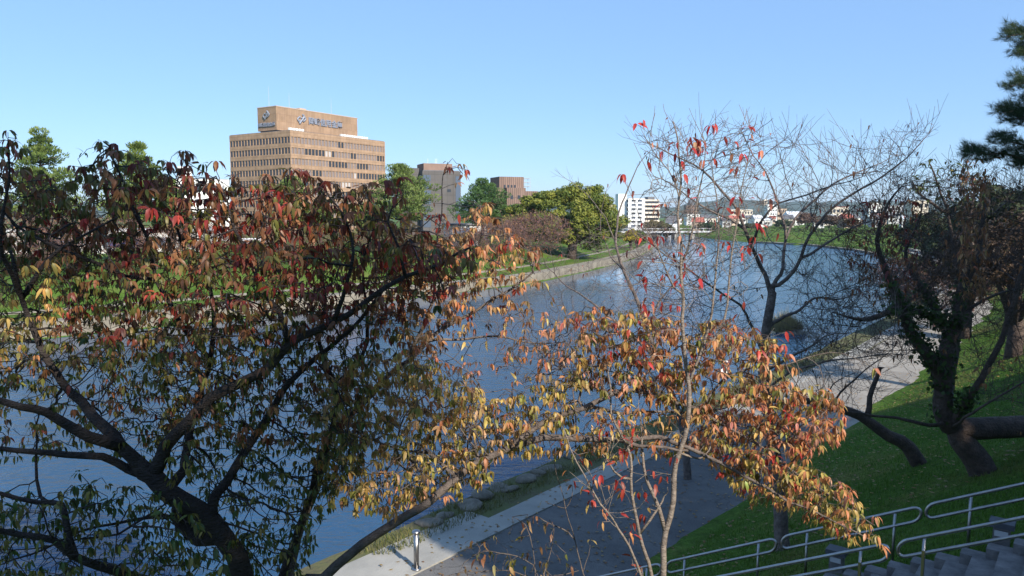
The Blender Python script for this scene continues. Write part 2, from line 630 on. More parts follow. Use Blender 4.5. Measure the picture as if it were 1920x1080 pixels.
# ------------------------------------------------------------------ hills
hx = np.linspace(-3500, 5200, 180)
rows = []
for j, (yy, hh) in enumerate(((2300, 2), (2600, 40), (2850, 58), (3100, 74), (3500, 20))):
    z = hh * (.8 + .25 * np.sin(hx * .0021 + j) * np.sin(hx * .0047 + 2 * j) + .1 * np.sin(hx * .013 + j) + .05 * np.sin(hx * .041 + j * 3))
    rows.append(np.stack([hx, np.full_like(hx, yy), z + rng.normal(0, 1.2, len(hx)) * (hh > 10)], 1))
V = np.concatenate(rows)
n = len(hx)
Qh = []
for j in range(4):
    i = np.arange(n - 1) + j * n
    Qh.append(np.stack([i, i + 1, i + n + 1, i + n], 1))
tag(npmesh('hills', V, Qh, mat('wooded_hills', (.03, .055, .03), (.06, .085, .045), .012, .95), smooth=True), 'low wooded hills on the horizon', 'hills', kind='structure')

# ------------------------------------------------------------------ foliage and trees
def quads_at(P, Nrm, L, Wd, spin=None):
    """leaf-sized quads centred on P with normals Nrm"""
    n = len(P)
    Nrm = Nrm / (np.linalg.norm(Nrm, axis=1)[:, None] + 1e-9)
    ref = rng.normal(size=(n, 3)) if spin is None else spin
    U = np.cross(Nrm, ref)
    U /= np.linalg.norm(U, axis=1)[:, None] + 1e-9
    Vv = np.cross(Nrm, U)
    L = np.broadcast_to(L, (n,))[:, None]
    Wd = np.broadcast_to(Wd, (n,))[:, None]
    A = P + U * L
    B = P + Vv * Wd
    C = P - U * L
    D = P - Vv * Wd
    V = np.stack([A, B, C, D], 1).reshape(-1, 3)
    return V, np.arange(4 * n).reshape(n, 4)


def shell(n, r, flat=0):
    d = rng.normal(size=(n, 3))
    d /= np.linalg.norm(d, axis=1)[:, None]
    rad = rng.uniform(.55, 1.05, n) ** .6
    return d * rad[:, None] * np.array(r), d


def clump_crown(name, cents, radii, per, size, c0, c1, parent, m='foliage', local=True, aspect=.5):
    """crown of many leaf clumps; c0/c1 real leaf colours, mixed clump by clump"""
    Vs, Cs = [], []
    for c, r in zip(cents, radii):
        p, d = shell(per, r)
        nrm = d + rng.normal(0, .55, d.shape) + np.array([0, 0, .35])
        sz = size * rng.uniform(.6, 1.3, per)
        V, _ = quads_at(p + np.array(c), nrm, sz, sz * aspect)
        k = np.clip(rng.uniform() * .8 + rng.normal(0, .18, per), 0, 1)[:, None]
        cc = np.array(c0) * (1 - k) + np.array(c1) * k
        Vs.append(V)
        Cs.append(np.repeat(cc, 4, 0))
    V = np.concatenate(Vs)
    return npmesh(name, V, np.arange(len(V)).reshape(-1, 4), M[m], parent, col=np.concatenate(Cs), local=local)


def broad_tree(name, loc, h, rad, base, n, per, size, c0, c1, label, cat='tree', group=None, flat=.8, trunk_r=.3, sun_gaps=()):
    t = empty(name, loc, 0, label, cat, group)
    cz = (h + base) / 2
    rz = (h - base) / 2
    mb = MB()
    mb.tube([(0, 0, -.5), (.1, 0, base * .6), (0, .15, cz)], [trunk_r * 1.2, trunk_r, trunk_r * .5])
    for k in range(6):
        a = k * 1.05
        mb.tube([(0, 0, base * .7), (math.cos(a) * rad * .35, math.sin(a) * rad * .35, cz), (math.cos(a) * rad * .7, math.sin(a) * rad * .7, cz + rz * .3)],
                [trunk_r * .5, trunk_r * .3, trunk_r * .1], 6)
    mb.build('trunk', M['bark_dark'], t, True)
    cents, radii = [], []
    for i in range(n):
        d = rng.normal(size=3)
        d /= np.linalg.norm(d)
        if d[2] < -.55:
            d[2] *= -1
        k = rng.uniform(.5, .98)
        c = d * k * np.array([rad, rad, rz]) * .84
        r = rng.uniform(.17, .34) * rad * (1.15 - .35 * k)
        w = c + np.array([0, 0, cz]) + np.array(loc)
        if any(np.linalg.norm(np.cross(w - np.array(g), np.array(SD))) < gr + r * .6 for g, gr in sun_gaps):
            continue
        cents.append(c + np.array([0, 0, cz]))
        radii.append((r, r, r * flat))
    clump_crown('crown', cents, radii, per, size, c0, c1, t)
    return t


def pine(loc, h, rad, base, label, layers=8, per=260, group='pines on the far bank', c0=(.05, .1, .02), c1=(.12, .17, .045), lean=0):
    t = empty('pine_tree', loc, 0, label, 'tree', group)
    mb = MB()
    mb.tube([(0, 0, -.5), (lean * .3, .1, h * .35), (lean * .5, -.1, h * .7), (lean, 0, h * .97)], [.34, .27, .18, .05])
    cents, radii = [], []
    for i in range(layers):
        f = i / (layers - 1)
        z = base + (h - base) * f
        R = rad * (1 - f ** 1.7) ** .8 * (.55 + .45 * min(1, f * 3 + .3)) * (.85 + .3 * rng.uniform()) + .5
        k = max(3, int(8 * (1 - f) + 3.5))
        a0 = rng.uniform(0, 6.3)
        for j in range(k):
            a = a0 + j * 2 * math.pi / k + rng.normal(0, .25)
            rr = R * rng.uniform(.5, 1.0)
            zz = z + rng.normal(0, .35)
            c = np.array([lean * z / h + math.cos(a) * rr, math.sin(a) * rr, zz + .1 * rr])
            mb.tube([(lean * z / h, 0, zz - .4), tuple(c * (1, 1, 1) - (0, 0, .15))], [.1, .03], 5)
            q = rng.uniform(.6, 1.0) * (.55 + .16 * rad)
            cents.append(c)
            radii.append((q, q, q * .55))
            cents.append(c * np.array([.62, .62, 1]) + rng.normal(0, .25, 3))
            radii.append((q * .95, q * .95, q * .55))
        cents.append(np.array([lean * z / h, 0, z + .3]))
        radii.append((q * .8, q * .8, q * .5))
    mb.build('trunk', M['pine_bark'], t, True)
    Vs, Cs = [], []
    for c, r in zip(cents, radii):
        p, d = shell(per // 2, r)
        nrm = np.cross(d + np.array([0, 0, .9]), rng.normal(size=d.shape))
        sz = rng.uniform(.14, .27, len(p))
        V, _ = quads_at(p + c, nrm, sz, sz * .33, spin=np.cross(nrm, d + np.array([0, 0, .8]) + rng.normal(0, .3, d.shape)))
        k = np.clip(rng.uniform() * .7 + rng.normal(0, .2, len(p)) + .15, 0, 1)[:, None]
        Vs.append(V)
        Cs.append(np.repeat(np.array(c0) * (1 - k) + np.array(c1) * k, 4, 0))
    V = np.concatenate(Vs)
    npmesh('crown', V, np.arange(len(V)).reshape(-1, 4), M['needle'], t, col=np.concatenate(Cs), local=True)
    return t


# ---- skeletons: hand-laid limbs, then space colonisation into attractor clouds
class Skel:
    def __init__(s):
        s.P, s.par, s.r, s.kid = [], [], [], []

    def limb(s, pts, r0, r1, step=.09, wob=.012, root=False, world=False):
        """pts: photo pixels with depth (px, py, Y) or world points"""
        W3 = np.array([p if world else at(*p) for p in pts], float)
        # catmull-rom
        C = np.concatenate([[2 * W3[0] - W3[1]], W3, [2 * W3[-1] - W3[-2]]])
        out = []
        for i in range(1, len(C) - 2):
            p0, p1, p2, p3 = C[i - 1:i + 3]
            k = max(2, int(np.linalg.norm(p2 - p1) / step))
            for j in range(k):
                u = j / k
                out.append(.5 * ((2 * p1) + (-p0 + p2) * u + (2 * p0 - 5 * p1 + 4 * p2 - p3) * u * u + (-p0 + 3 * p1 - 3 * p2 + p3) * u ** 3))
        out.append(W3[-1])
        out = np.array(out)
        n = len(out)
        if n > 4:
            wv_ = rng.normal(0, wob, (n, 3))
            wv_ = .5 * wv_ + .25 * np.roll(wv_, 1, 0) + .25 * np.roll(wv_, -1, 0)
            out[1:-1] += wv_[1:-1]
        rr = r0 + (r1 - r0) * np.linspace(0, 1, n) ** .85
        if root or not s.P:
            prev = -1
        else:
            D = np.linalg.norm(np.array(s.P) - out[0], axis=1)
            prev = int(np.argmin(D))
            if D[prev] < step * 1.5:
                out, rr = out[1:], rr[1:]
        for p, r in zip(out, rr):
            s.P.append(p)
            s.par.append(prev)
            s.r.append(r)
            prev = len(s.P) - 1
        return s

    def grow(s, A, step=.08, infl=1.2, kill=.12, iters=120, jit=.3, bias=(0, 0, .05), tip=.0022, expo=2.25, rmax=.02, from_r=None, persist=.55):
        n0 = len(s.P)
        P = np.array(s.P)
        par = list(s.par)
        A = np.asarray(A)
        ok = np.ones(n0, bool)
        if from_r is not None:
            ok = np.array(s.r) < from_r
        ids = np.where(ok)[0]
        nd = np.full(len(A), 1e9)
        ni = np.zeros(len(A), int)
        for c in range(0, len(ids), 400):
            D = np.linalg.norm(A[:, None] - P[ids[c:c + 400]][None], axis=2)
            j = D.argmin(1)
            dd = D[np.arange(len(A)), j]
            b = dd < nd
            nd[b] = dd[b]
            ni[b] = ids[c:c + 400][j[b]]
        pts = list(P)
        kids = {}
        bias = np.array(bias)
        for it in range(iters):
            act = nd < infl
            if not act.any():
                if not len(A):
                    break
                infl *= 1.3
                if infl > 8:
                    break
                continue
            src = ni[act]
            Pn = np.array([pts[i] for i in src])
            dv = A[act] - Pn
            dv /= np.linalg.norm(dv, axis=1)[:, None] + 1e-9
            uq, inv = np.unique(src, return_inverse=True)
            sumv = np.zeros((len(uq), 3))
            np.add.at(sumv, inv, dv)
            new = []
            for q, i in enumerate(uq):
                if kids.get(i, 0) >= 3:
                    continue
                v = sumv[q]
                v = v / (np.linalg.norm(v) + 1e-9) + rng.normal(0, jit, 3) + bias
                p0 = par[i]
                if p0 >= 0 and i >= n0:
                    b = pts[i] - pts[p0]
                    v = v + persist * b / (np.linalg.norm(b) + 1e-9)
                v /= np.linalg.norm(v) + 1e-9
                pts.append(pts[i] + v * step)
                par.append(int(i))
                kids[i] = kids.get(i, 0) + 1
                new.append(len(pts) - 1)
            if not new:
                break
            NP = np.array([pts[i] for i in new])
            D = np.linalg.norm(A[:, None] - NP[None], axis=2)
            j = D.argmin(1)
            dd = D[np.arange(len(A)), j]
            b = dd < nd
            nd[b] = dd[b]
            ni[b] = np.array(new)[j[b]]
            # attractors whose nearest node is saturated are dropped
            sat = np.array([kids.get(i, 0) >= 3 for i in ni])
            keep = (nd > kill) & ~sat
            A, nd, ni = A[keep], nd[keep], ni[keep]
            if not len(A):
                break
        n = len(pts)
        acc = np.zeros(n)
        hask = np.zeros(n, bool)
        for i in range(n - 1, n0 - 1, -1):
            if not hask[i]:
                acc[i] = tip ** expo
            if par[i] >= 0:
                acc[par[i]] += acc[i]
                hask[par[i]] = True
        rad = acc ** (1 / expo)
        r = list(s.r) + [0] * (n - n0)
        for i in range(n0, n):
            cap = r[par[i]] * .85 if par[i] < n0 else r[par[i]]
            r[i] = float(min(rad[i], rmax, max(cap, tip)))
        s.P, s.par, s.r = list(pts), par, r
        return s

    def twigs(s, n, lmin, lmax, rsel, up=.25, r0=.004, seed=1, ang=.75):
        q = np.random.default_rng(seed)
        P, par, r = np.array(s.P), s.par, np.array(s.r)
        c = np.where((r < rsel) & (np.array(par) >= 0))[0]
        for i in q.choice(c, n):
            d = P[i] - P[par[i]]
            d /= np.linalg.norm(d) + 1e-9
            o = np.cross(d, q.normal(size=3))
            o /= np.linalg.norm(o) + 1e-9
            v = d * math.cos(ang) + o * math.sin(ang) + np.array([0, 0, up])
            L = q.uniform(lmin, lmax)
            k = 4
            prev, p = int(i), P[i].copy()
            for j in range(k):
                v = v / np.linalg.norm(v) + q.normal(0, .1, 3) + np.array([0, 0, .06])
                p = p + v / np.linalg.norm(v) * L / k
                s.P.append(p.copy())
                s.par.append(prev)
                s.r.append(min(r0 * (1 - .14 * j), r[i]))
                prev = len(s.P) - 1
                if j == 1 and q.random() < .6:
                    o2 = np.cross(v, q.normal(size=3))
                    o2 /= np.linalg.norm(o2)
                    s.P.append(p + (v / np.linalg.norm(v) * .8 + o2 * .6) * L * .35)
                    s.par.append(prev)
                    s.r.append(r0 * .7)
        return s

    def arrays(s):
        P, par, r = np.array(s.P), np.array(s.par), np.array(s.r)
        n = len(P)
        kids = [[] for _ in range(n)]
        for i, p in enumerate(par):
            if p >= 0:
                kids[p].append(i)
        return P, par, r, kids

    def mesh(s, name, m, parent, rmin=0, rmaxi=9, split=None):
        P, par, r, kids = s.arrays()
        mb = MB()
        starts = [i for i in range(len(P)) if par[i] < 0]
        stack = [(i, None) for i in starts]
        while stack:
            i, pre = stack.pop()
            ch = [i] if pre is None else [pre, i]
            while kids[ch[-1]]:
                ks = sorted(kids[ch[-1]], key=lambda k: -r[k])
                stack += [(k, ch[-1]) for k in ks[1:]]
                ch.append(ks[0])
            if len(ch) < 2:
                continue
            R = r[ch].copy()
            if pre is not None:
                R[0] = min(R[0], R[1] * 1.25)
            mx = R.max()
            k = 10 if mx > .06 else 7 if mx > .018 else 5 if mx > .007 else 3
            mb.tube(P[ch], R, k, cap=mx > .007)
        return mb.build(name, m, parent, True, local=False)


LEAF_T = np.array([0, .22, .58, 1.0])
LEAF_W = np.array([.03, .8, .86, .02])


def leaves_mesh(name, base, axis_, nrm, L, Wd, colr, parent, m='leaf', curl=.35, fold=.25):
    """cherry-like leaves: 8 triangles each, folded along the midrib, tip bent down"""
    n = len(base)
    axis_ = axis_ / np.linalg.norm(axis_, axis=1)[:, None]
    side = np.cross(nrm, axis_)
    side /= np.linalg.norm(side, axis=1)[:, None] + 1e-9
    nn = np.cross(axis_, side)
    L = L[:, None]
    Wd = Wd[:, None]
    curl = np.broadcast_to(curl, (n,))[:, None]
    V = np.zeros((n, 8, 3))

    def pt(t, s_):
        up_ = nn * (-curl * t * t * L + abs(s_) * fold * Wd)
        return base + axis_ * L * t + side * Wd * s_ + up_
    V[:, 0] = pt(0, 0)
    for k, t in ((1, .25), (4, .62)):
        w = .9 if k == 1 else .86
        V[:, k] = pt(t, -w)
        V[:, k + 1] = pt(t, 0)
        V[:, k + 2] = pt(t, w)
    V[:, 7] = pt(1, 0)
    T = np.array([(0, 2, 1), (0, 3, 2), (1, 2, 5), (1, 5, 4), (2, 3, 6), (2, 6, 5), (4, 5, 7), (5, 6, 7)])
    F = (np.arange(n)[:, None, None] * 8 + T[None]).reshape(-1, 3)
    c = np.repeat(colr, 8, 0).reshape(n, 8, 3)
    edge = 1 + rng.normal(0, .13, (n, 8, 1))
    c = c * edge
    brn = rng.uniform(0, .55, (n, 1)) * (rng.uniform(0, 1, (n, 1)) < .5)
    for k_ in (4, 6, 7):
        c[:, k_] = c[:, k_] * (1 - brn) + np.array((.17, .08, .035)) * brn
    c = np.clip(c, .004, .9).reshape(-1, 3)
    return npmesh(name, V.reshape(-1, 3), [F], M[m], parent, smooth=True, col=c)


PAL = {
    'dred': (.19, .045, .03), 'red': (.40, .06, .04), 'bred': (.55, .06, .05), 'orange': (.56, .24, .10), 'tan': (.50, .30, .145),
    'gold': (.54, .37, .11), 'yg': (.32, .28, .07), 'olive': (.17, .155, .04), 'dgreen': (.07, .105, .028), 'brown': (.23, .115, .05), 'salmon': (.57, .24, .14),
    'rust': (.30, .125, .055)}


def make_leaves(sk, name, parent, fn, L0=.085, rthr=.0065, seed=3, spread=.75, droop=1.0, droop_sd=.38):
    """fn(px, py) -> (chance at tips, chance along twigs, leaves per cluster, palette dict)"""
    lr = np.random.default_rng(seed)
    P, par, r, kids = sk.arrays()
    px, py = proj(P)
    B, Ax, Nn, LL, WW, CC = [], [], [], [], [], []
    for i in range(len(P)):
        if r[i] > rthr or par[i] < 0:
            continue
        tp, sp_, k, pal = fn(px[i], py[i])
        tipn = not kids[i]
        if lr.random() > (tp if tipn else sp_):
            continue
        names = list(pal)
        w = np.array([pal[q] for q in names], float)
        w /= w.sum()
        main = names[lr.choice(len(names), p=w)]
        d = P[i] - P[par[i]]
        nl = max(1, int(lr.normal(k, 1.2))) if tipn else max(1, int(lr.normal(k * .6, .9)))
        a0 = lr.uniform(0, 6.3)
        for j in range(nl):
            a = a0 + j * 2.4 + lr.normal(0, .3)
            out = np.array([math.cos(a), math.sin(a), 0]) * spread * lr.uniform(.5, 1.2) + d / (np.linalg.norm(d) + 1e-9) * .45
            ax = out + np.array([0, 0, -droop * max(-.1, lr.normal(.8, droop_sd))])
            ax /= np.linalg.norm(ax)
            pet = out * .02 + np.array([0, 0, .004])
            nr = out * .9 + np.array([0, 0, .9]) + lr.normal(0, .35, 3)
            nm = main if lr.random() < .84 else names[lr.choice(len(names), p=w)]
            c = np.array(PAL[nm]) * lr.uniform(.7, 1.25) * (1 + lr.normal(0, .08, 3))
            B.append(P[i] + pet)
            Ax.append(ax)
            Nn.append(nr)
            l = (L0(px[i], py[i]) if callable(L0) else L0) * lr.uniform(.68, 1.3)
            LL.append(l)
            WW.append(l * lr.uniform(.15, .2))
            CC.append(np.clip(c, .005, .9))
    print(name, 'leaves', len(B), 'nodes', len(P))
    return leaves_mesh(name, np.array(B), np.array(Ax), np.array(Nn), np.array(LL), np.array(WW), np.array(CC), parent,
                       curl=lr.uniform(.15, .85, len(B)))


def poly_pts(poly, n, Y, sd, lr):
    """random points inside a photo-space polygon, at a real depth Y(px,py) +- sd"""
    poly = np.array(poly, float)
    lo, hi = poly.min(0), poly.max(0)
    out = []
    while len(out) < n:
        q = lr.uniform(lo, hi, (n * 2, 2))
        k = inside(q[:, 0], q[:, 1], poly)
        out += list(q[k])
    out = out[:n]
    res = []
    for x, y in out:
        d = Y(x, y) if callable(Y) else Y
        res.append(at(x, y, max(1.5, d + lr.normal(0, sd))))
    return np.array(res)


def pick(px, py, zones):
    """first polygon that holds the pixel"""
    for poly, val in zones:
        if poly is None or inside(np.array([px]), np.array([py]), poly)[0]:
            return val
    return zones[-1][1]


def Z(*p):
    return np.array(p, float)
# ================================================================== left cherry in shade
lr = np.random.default_rng(21)
tA = empty('cherry_tree', (-1.75, 5.1, g1(-1.75, 5.1)), 0, 'large shaded cherry with dark red and olive leaves, its black limbs spreading over the river', 'tree')
A = Skel()
gA = g1(-1.75, 5.1) - .2
A.limb([(*[-1.62, 5.1, gA],), tuple(at(480, 1250, 5.1)), tuple(at(455, 1080, 5.0)), tuple(at(430, 1030, 5.0)), tuple(at(395, 975, 5.0)), tuple(at(340, 935, 4.95)),
        tuple(at(295, 900, 4.9)), tuple(at(272, 885, 4.9))], .12, .065, root=True, world=True)
A.limb([(272, 885, 4.9), (225, 838, 4.85), (165, 820, 4.7), (90, 775, 4.6), (40, 765, 4.5), (-40, 740, 4.4)], .05, .018)
A.limb([(235, 845, 4.85), (200, 800, 4.9), (165, 770, 5.0), (120, 720, 5.1), (70, 640, 5.1), (40, 560, 5.1), (20, 470, 5.0)], .045, .01)
A.limb([(272, 885, 4.9), (240, 880, 4.9), (195, 860, 4.8), (125, 855, 4.7), (0, 840, 4.6), (-60, 850, 4.5)], .035, .012)
A.limb([(285, 890, 4.9), (310, 840, 4.9), (350, 795, 4.9), (395, 750, 4.9), (450, 715, 4.9), (505, 680, 4.9), (540, 645, 4.9), (625, 605, 4.95), (700, 560, 5.0), (760, 520, 5.05), (830, 490, 5.1), (880, 465, 5.15)], .05, .008)
A.limb([(540, 645, 4.9), (520, 590, 4.9), (490, 550, 4.95), (470, 490, 5.0), (440, 430, 5.0), (425, 380, 5.0), (405, 330, 5.0)], .022, .005)
A.limb([(625, 605, 4.95), (640, 560, 4.9), (655, 500, 4.85), (660, 450, 4.85), (640, 400, 4.8), (600, 350, 4.8)], .018, .004)
A.limb([(760, 520, 5.05), (750, 470, 5.0), (730, 420, 5.0), (745, 370, 5.0), (752, 335, 5.0)], .013, .003)
A.limb([(395, 975, 5.0), (405, 935, 5.05), (425, 910, 5.1), (450, 865, 5.2), (500, 785, 5.3), (540, 725, 5.35), (585, 675, 5.4), (620, 650, 5.45), (680, 600, 5.5), (720, 540, 5.5), (740, 480, 5.5)], .042, .008)
A.limb([(400, 1000, 5.0), (375, 1010, 5.05), (340, 980, 5.1), (338, 935, 5.0)], .06, .05)
A.limb([(340, 900, 5.0), (350, 850, 5.3), (365, 790, 5.5), (380, 720, 5.6), (395, 675, 5.6), (350, 625, 5.6), (320, 570, 5.5), (290, 520, 5.5), (282, 460, 5.5), (250, 400, 5.4), (230, 330, 5.4), (200, 280, 5.4)], .034, .006)
A.limb([(395, 675, 5.6), (400, 600, 5.6), (390, 540, 5.6), (350, 480, 5.6), (330, 420, 5.5), (330, 350, 5.5), (345, 300, 5.5)], .022, .004)
A.limb([(290, 520, 5.5), (240, 515, 5.4), (180, 490, 5.3), (120, 470, 5.2), (60, 440, 5.2), (10, 400, 5.2), (-20, 330, 5.2)], .018, .005)
A.limb([(40, 560, 5.1), (70, 510, 5.1), (110, 470, 5.1), (180, 430, 5.1), (240, 400, 5.1)], .02, .006)
A.limb([(40, 560, 5.1), (10, 480, 4.9), (5, 400, 4.8), (15, 320, 4.8), (15, 265, 4.8)], .02, .004)
# second stem
A.limb([tuple([-1.35, 5.2, gA]), tuple(at(520, 1200, 5.6)), tuple(at(528, 1080, 5.8)), tuple(at(550, 1020, 5.9)), tuple(at(580, 935, 6.0)), tuple(at(600, 870, 6.0)), tuple(at(618, 813, 6.0)), tuple(at(630, 760, 6.0)),
        tuple(at(630, 720, 6.0)), tuple(at(615, 690, 6.0)), tuple(at(600, 640, 6.0)), tuple(at(610, 560, 6.0)), tuple(at(590, 480, 6.0))], .07, .012, root=True, world=True)
A.limb([(630, 720, 6.0), (660, 690, 6.0), (690, 640, 6.0), (690, 580, 6.0), (680, 500, 5.9), (700, 430, 5.8)], .022, .005)
# low left limbs
A.limb([(440, 1170, 5.1), (330, 1110, 4.8), (240, 1075, 4.6), (190, 1062, 4.5), (140, 1040, 4.4), (100, 1010, 4.35), (40, 1003, 4.3), (-30, 990, 4.2)], .05, .016)
A.limb([(140, 1040, 4.4), (128, 985, 4.45), (112, 950, 4.5), (70, 940, 4.5), (0, 925, 4.4), (-30, 920, 4.4)], .026, .01)
A.limb([(112, 950, 4.5), (75, 930, 4.6), (72, 860, 4.7), (68, 800, 4.7)], .016, .005)
A.limb([(345, 970, 5.0), (250, 975, 4.9), (150, 1000, 4.7), (60, 1040, 4.6), (0, 1060, 4.5)], .014, .005)
A.limb([(330, 970, 4.95), (280, 965, 4.7), (220, 1000, 4.6), (150, 1010, 4.5), (50, 1030, 4.4)], .012, .004)

PA = [(-40, 270), (0, 250), (25, 246), (48, 330), (130, 345), (172, 285), (190, 268), (215, 275), (240, 322), (320, 300), (345, 285), (380, 315), (420, 335), (470, 345), (520, 322), (575, 322), (612, 370), (680, 350), (740, 322),
      (765, 350), (730, 420), (800, 445), (850, 450), (890, 480), (860, 550), (800, 590), (740, 640), (690, 650), (640, 640), (660, 760), (690, 830), (640, 900), (590, 980), (560, 1080), (440, 1000), (340, 880), (200, 840), (60, 860), (-40, 870)]
dA = lambda x, y: 5.45 + .25 * math.sin(x * .011) + .2 * math.cos(y * .013 + x * .004)
top = [(-30, 330), (60, 340), (190, 290), (330, 310), (420, 345), (560, 330), (690, 360), (740, 420), (850, 460), (870, 540), (700, 600), (560, 650), (300, 680), (-30, 680)]
low = [(-30, 900), (60, 930), (170, 910), (330, 930), (400, 1000), (430, 1080), (-30, 1080)]
mid = [(300, 650), (700, 640), (690, 840), (590, 1000), (560, 1080), (470, 1080), (380, 930), (300, 850)]
gap = [(210, 850), (60, 860), (60, 900), (330, 940), (330, 880)]
att = np.concatenate([poly_pts(PA, 1700, dA, .38, lr), poly_pts(top, 1850, dA, .4, lr), poly_pts(mid, 950, lambda x, y: 5.6, .35, lr), poly_pts([(-30, 480), (660, 500), (680, 650), (330, 820), (-30, 720)], 500, dA, .45, lr), poly_pts(low, 620, lambda x, y: 4.5, .2, lr)])
A.grow(att, step=.075, infl=1.0, kill=.055, jit=.25, from_r=.05, rmax=.012)
for (x, y, d) in ((345, 285, 5.5), (190, 268, 5.4), (215, 272, 5.4), (15, 248, 4.8), (405, 305, 5.0), (570, 325, 4.8), (545, 322, 4.8), (500, 330, 4.9), (752, 328, 5.0), (680, 352, 5.0), (380, 310, 5.2)):
    A.limb([(x + lr.uniform(-15, 15), y + 60, d), (x + 5, y + 30, d), (x, y, d)], .004, .002)
A.mesh('trunk', M['bark'], tA)
pR = {'dred': 3.4, 'red': 2.4, 'rust': 3, 'olive': 2.4, 'brown': 2}
pT = {'dred': 2, 'rust': 3, 'olive': 4, 'brown': 3, 'dgreen': 1.5, 'red': .8}
pM = {'olive': 5, 'dgreen': 2, 'rust': 2, 'yg': 1.4, 'brown': 1.5, 'dred': .8}
pL = {'dgreen': 5, 'olive': 4, 'yg': .7}
pY = {'gold': 4, 'yg': 4, 'orange': 2}
zA = [(Z((-60, 490), (110, 490), (110, 600), (60, 690), (-60, 690)), (.97, .26, 7, pY)),
      (Z((330, 300), (480, 350), (720, 480), (870, 500), (850, 560), (640, 600), (470, 520), (360, 420)), (.97, .26, 7.2, pR)),
      (Z((-60, 200), (900, 200), (900, 520), (-60, 470)), (.97, .26, 7.2, {'rust': 4, 'brown': 3, 'olive': 4.5, 'dred': 2.2, 'red': .8})),
      (Z((-60, 470), (900, 520), (900, 640), (-60, 640)), (.97, .26, 7.2, pT)),
      (Z((-60, 640), (900, 640), (900, 830), (-60, 830)), (.95, .2, 6.5, pM)),
      (None, (.9, .2, 5, pL))]
make_leaves(A, 'crown', tA, lambda x, y: pick(x, y, zA), L0=lambda x, y: .067 if y < 500 else .055, seed=5)

# ================================================================== leaning cherry with lit orange leaves
tB = empty('cherry_tree', (-.9, 5.0, g1(-.9, 5.0)), 0, 'leaning cherry with sunlit gold and orange leaves, its long limb reaching over the path', 'tree')
B = Skel()
gB = g1(-.9, 5.0) - .2
B.limb([tuple([-1.25, 5.0, gB]), tuple(at(560, 1180, 5.2)), tuple(at(605, 1085, 5.3)), tuple(at(655, 1040, 5.4)), tuple(at(730, 985, 5.5)), tuple(at(800, 942, 5.6)), tuple(at(858, 893, 5.7)), tuple(at(895, 865, 5.75)),
        tuple(at(960, 838, 5.8)), tuple(at(1001, 802, 5.85)), tuple(at(1050, 778, 5.9)), tuple(at(1095, 764, 5.9)), tuple(at(1149, 739, 5.95)), tuple(at(1187, 733, 6)), tuple(at(1243, 749, 6)), tuple(at(1306, 768, 5.9)),
        tuple(at(1350, 796, 5.9)), tuple(at(1432, 843, 5.8)), tuple(at(1500, 890, 5.7)), tuple(at(1560, 930, 5.6)), tuple(at(1640, 985, 5.5))], .075, .003, root=True, world=True)
B.limb([(960, 838, 5.8), (1017, 824, 5.75), (1080, 822, 5.7), (1136, 824, 5.7), (1180, 821, 5.7), (1237, 818, 5.7), (1262, 828, 5.65), (1291, 840, 5.6), (1354, 869, 5.6), (1420, 905, 5.5), (1500, 950, 5.5), (1580, 985, 5.4), (1650, 1022, 5.4)], .03, .004)
B.limb([(1150, 823, 5.7), (1200, 838, 5.6), (1250, 838, 5.6), (1290, 845, 5.6)], .016, .01)
B.limb([(1095, 764, 5.9), (1180, 775, 6.1), (1260, 772, 6.2), (1340, 790, 6.3), (1420, 800, 6.3), (1500, 780, 6.3), (1560, 760, 6.3)], .016, .004)
B.limb([(1085, 768, 5.9), (1092, 730, 6), (1130, 650, 6.1), (1136, 600, 6.2), (1150, 570, 6.2)], .012, .003)
B.limb([(1080, 770, 5.9), (1078, 820, 5.8), (1070, 700, 6.0), (1040, 640, 6.1), (1000, 600, 6.2)], .008, .003)
B.limb([(1187, 733, 6.0), (1230, 680, 6.1), (1290, 640, 6.2), (1340, 610, 6.2)], .012, .003)
B.limb([(1306, 768, 5.9), (1350, 720, 6.0), (1400, 690, 6.1), (1470, 680, 6.2), (1560, 660, 6.2), (1640, 690, 6.2)], .012, .002)
# stems going up to the lit leaves in the middle
B.limb([(560, 1180, 5.4), (545, 1060, 5.95), (583, 940, 6.15), (608, 860, 6.25), (618, 813, 6.3), (658, 778, 6.3), (711, 720, 6.3), (764, 671, 6.4), (800, 640, 6.4), (850, 605, 6.5), (910, 570, 6.5), (960, 540, 6.6), (1000, 510, 6.6)], .05, .008)
B.limb([(764, 671, 6.4), (790, 625, 6.4), (810, 570, 6.4), (835, 530, 6.4), (880, 490, 6.4), (900, 440, 6.4), (900, 385, 6.4)], .02, .003)
B.limb([(810, 570, 6.4), (820, 500, 6.3), (818, 440, 6.3), (830, 380, 6.3), (832, 330, 6.3), (848, 297, 6.3)], .012, .0025)
B.limb([(800, 640, 6.4), (870, 636, 6.5), (930, 630, 6.6), (1000, 645, 6.7), (1060, 640, 6.8)], .014, .004)
B.limb([(858, 893, 5.7), (800, 850, 5.9), (740, 840, 6.1), (690, 820, 6.2), (650, 790, 6.2)], .018, .004)
B.limb([(895, 865, 5.75), (890, 800, 6.0), (905, 740, 6.2), (870, 690, 6.3), (830, 660, 6.3)], .014, .003)
B.limb([(740, 840, 6.1), (760, 780, 6.2), (800, 740, 6.2), (860, 720, 6.2)], .01, .003)
ga = [(600, 700), (760, 640), (880, 690), (920, 760), (940, 830), (900, 900), (820, 930), (700, 960), (620, 930), (590, 820)]
gb = [(900, 760), (980, 700), (1080, 660), (1100, 760), (1000, 830), (930, 850)]
oc = [(980, 640), (1050, 590), (1150, 575), (1260, 600), (1340, 600), (1460, 640), (1500, 690), (1330, 720), (1300, 760), (1180, 740), (1080, 720)]
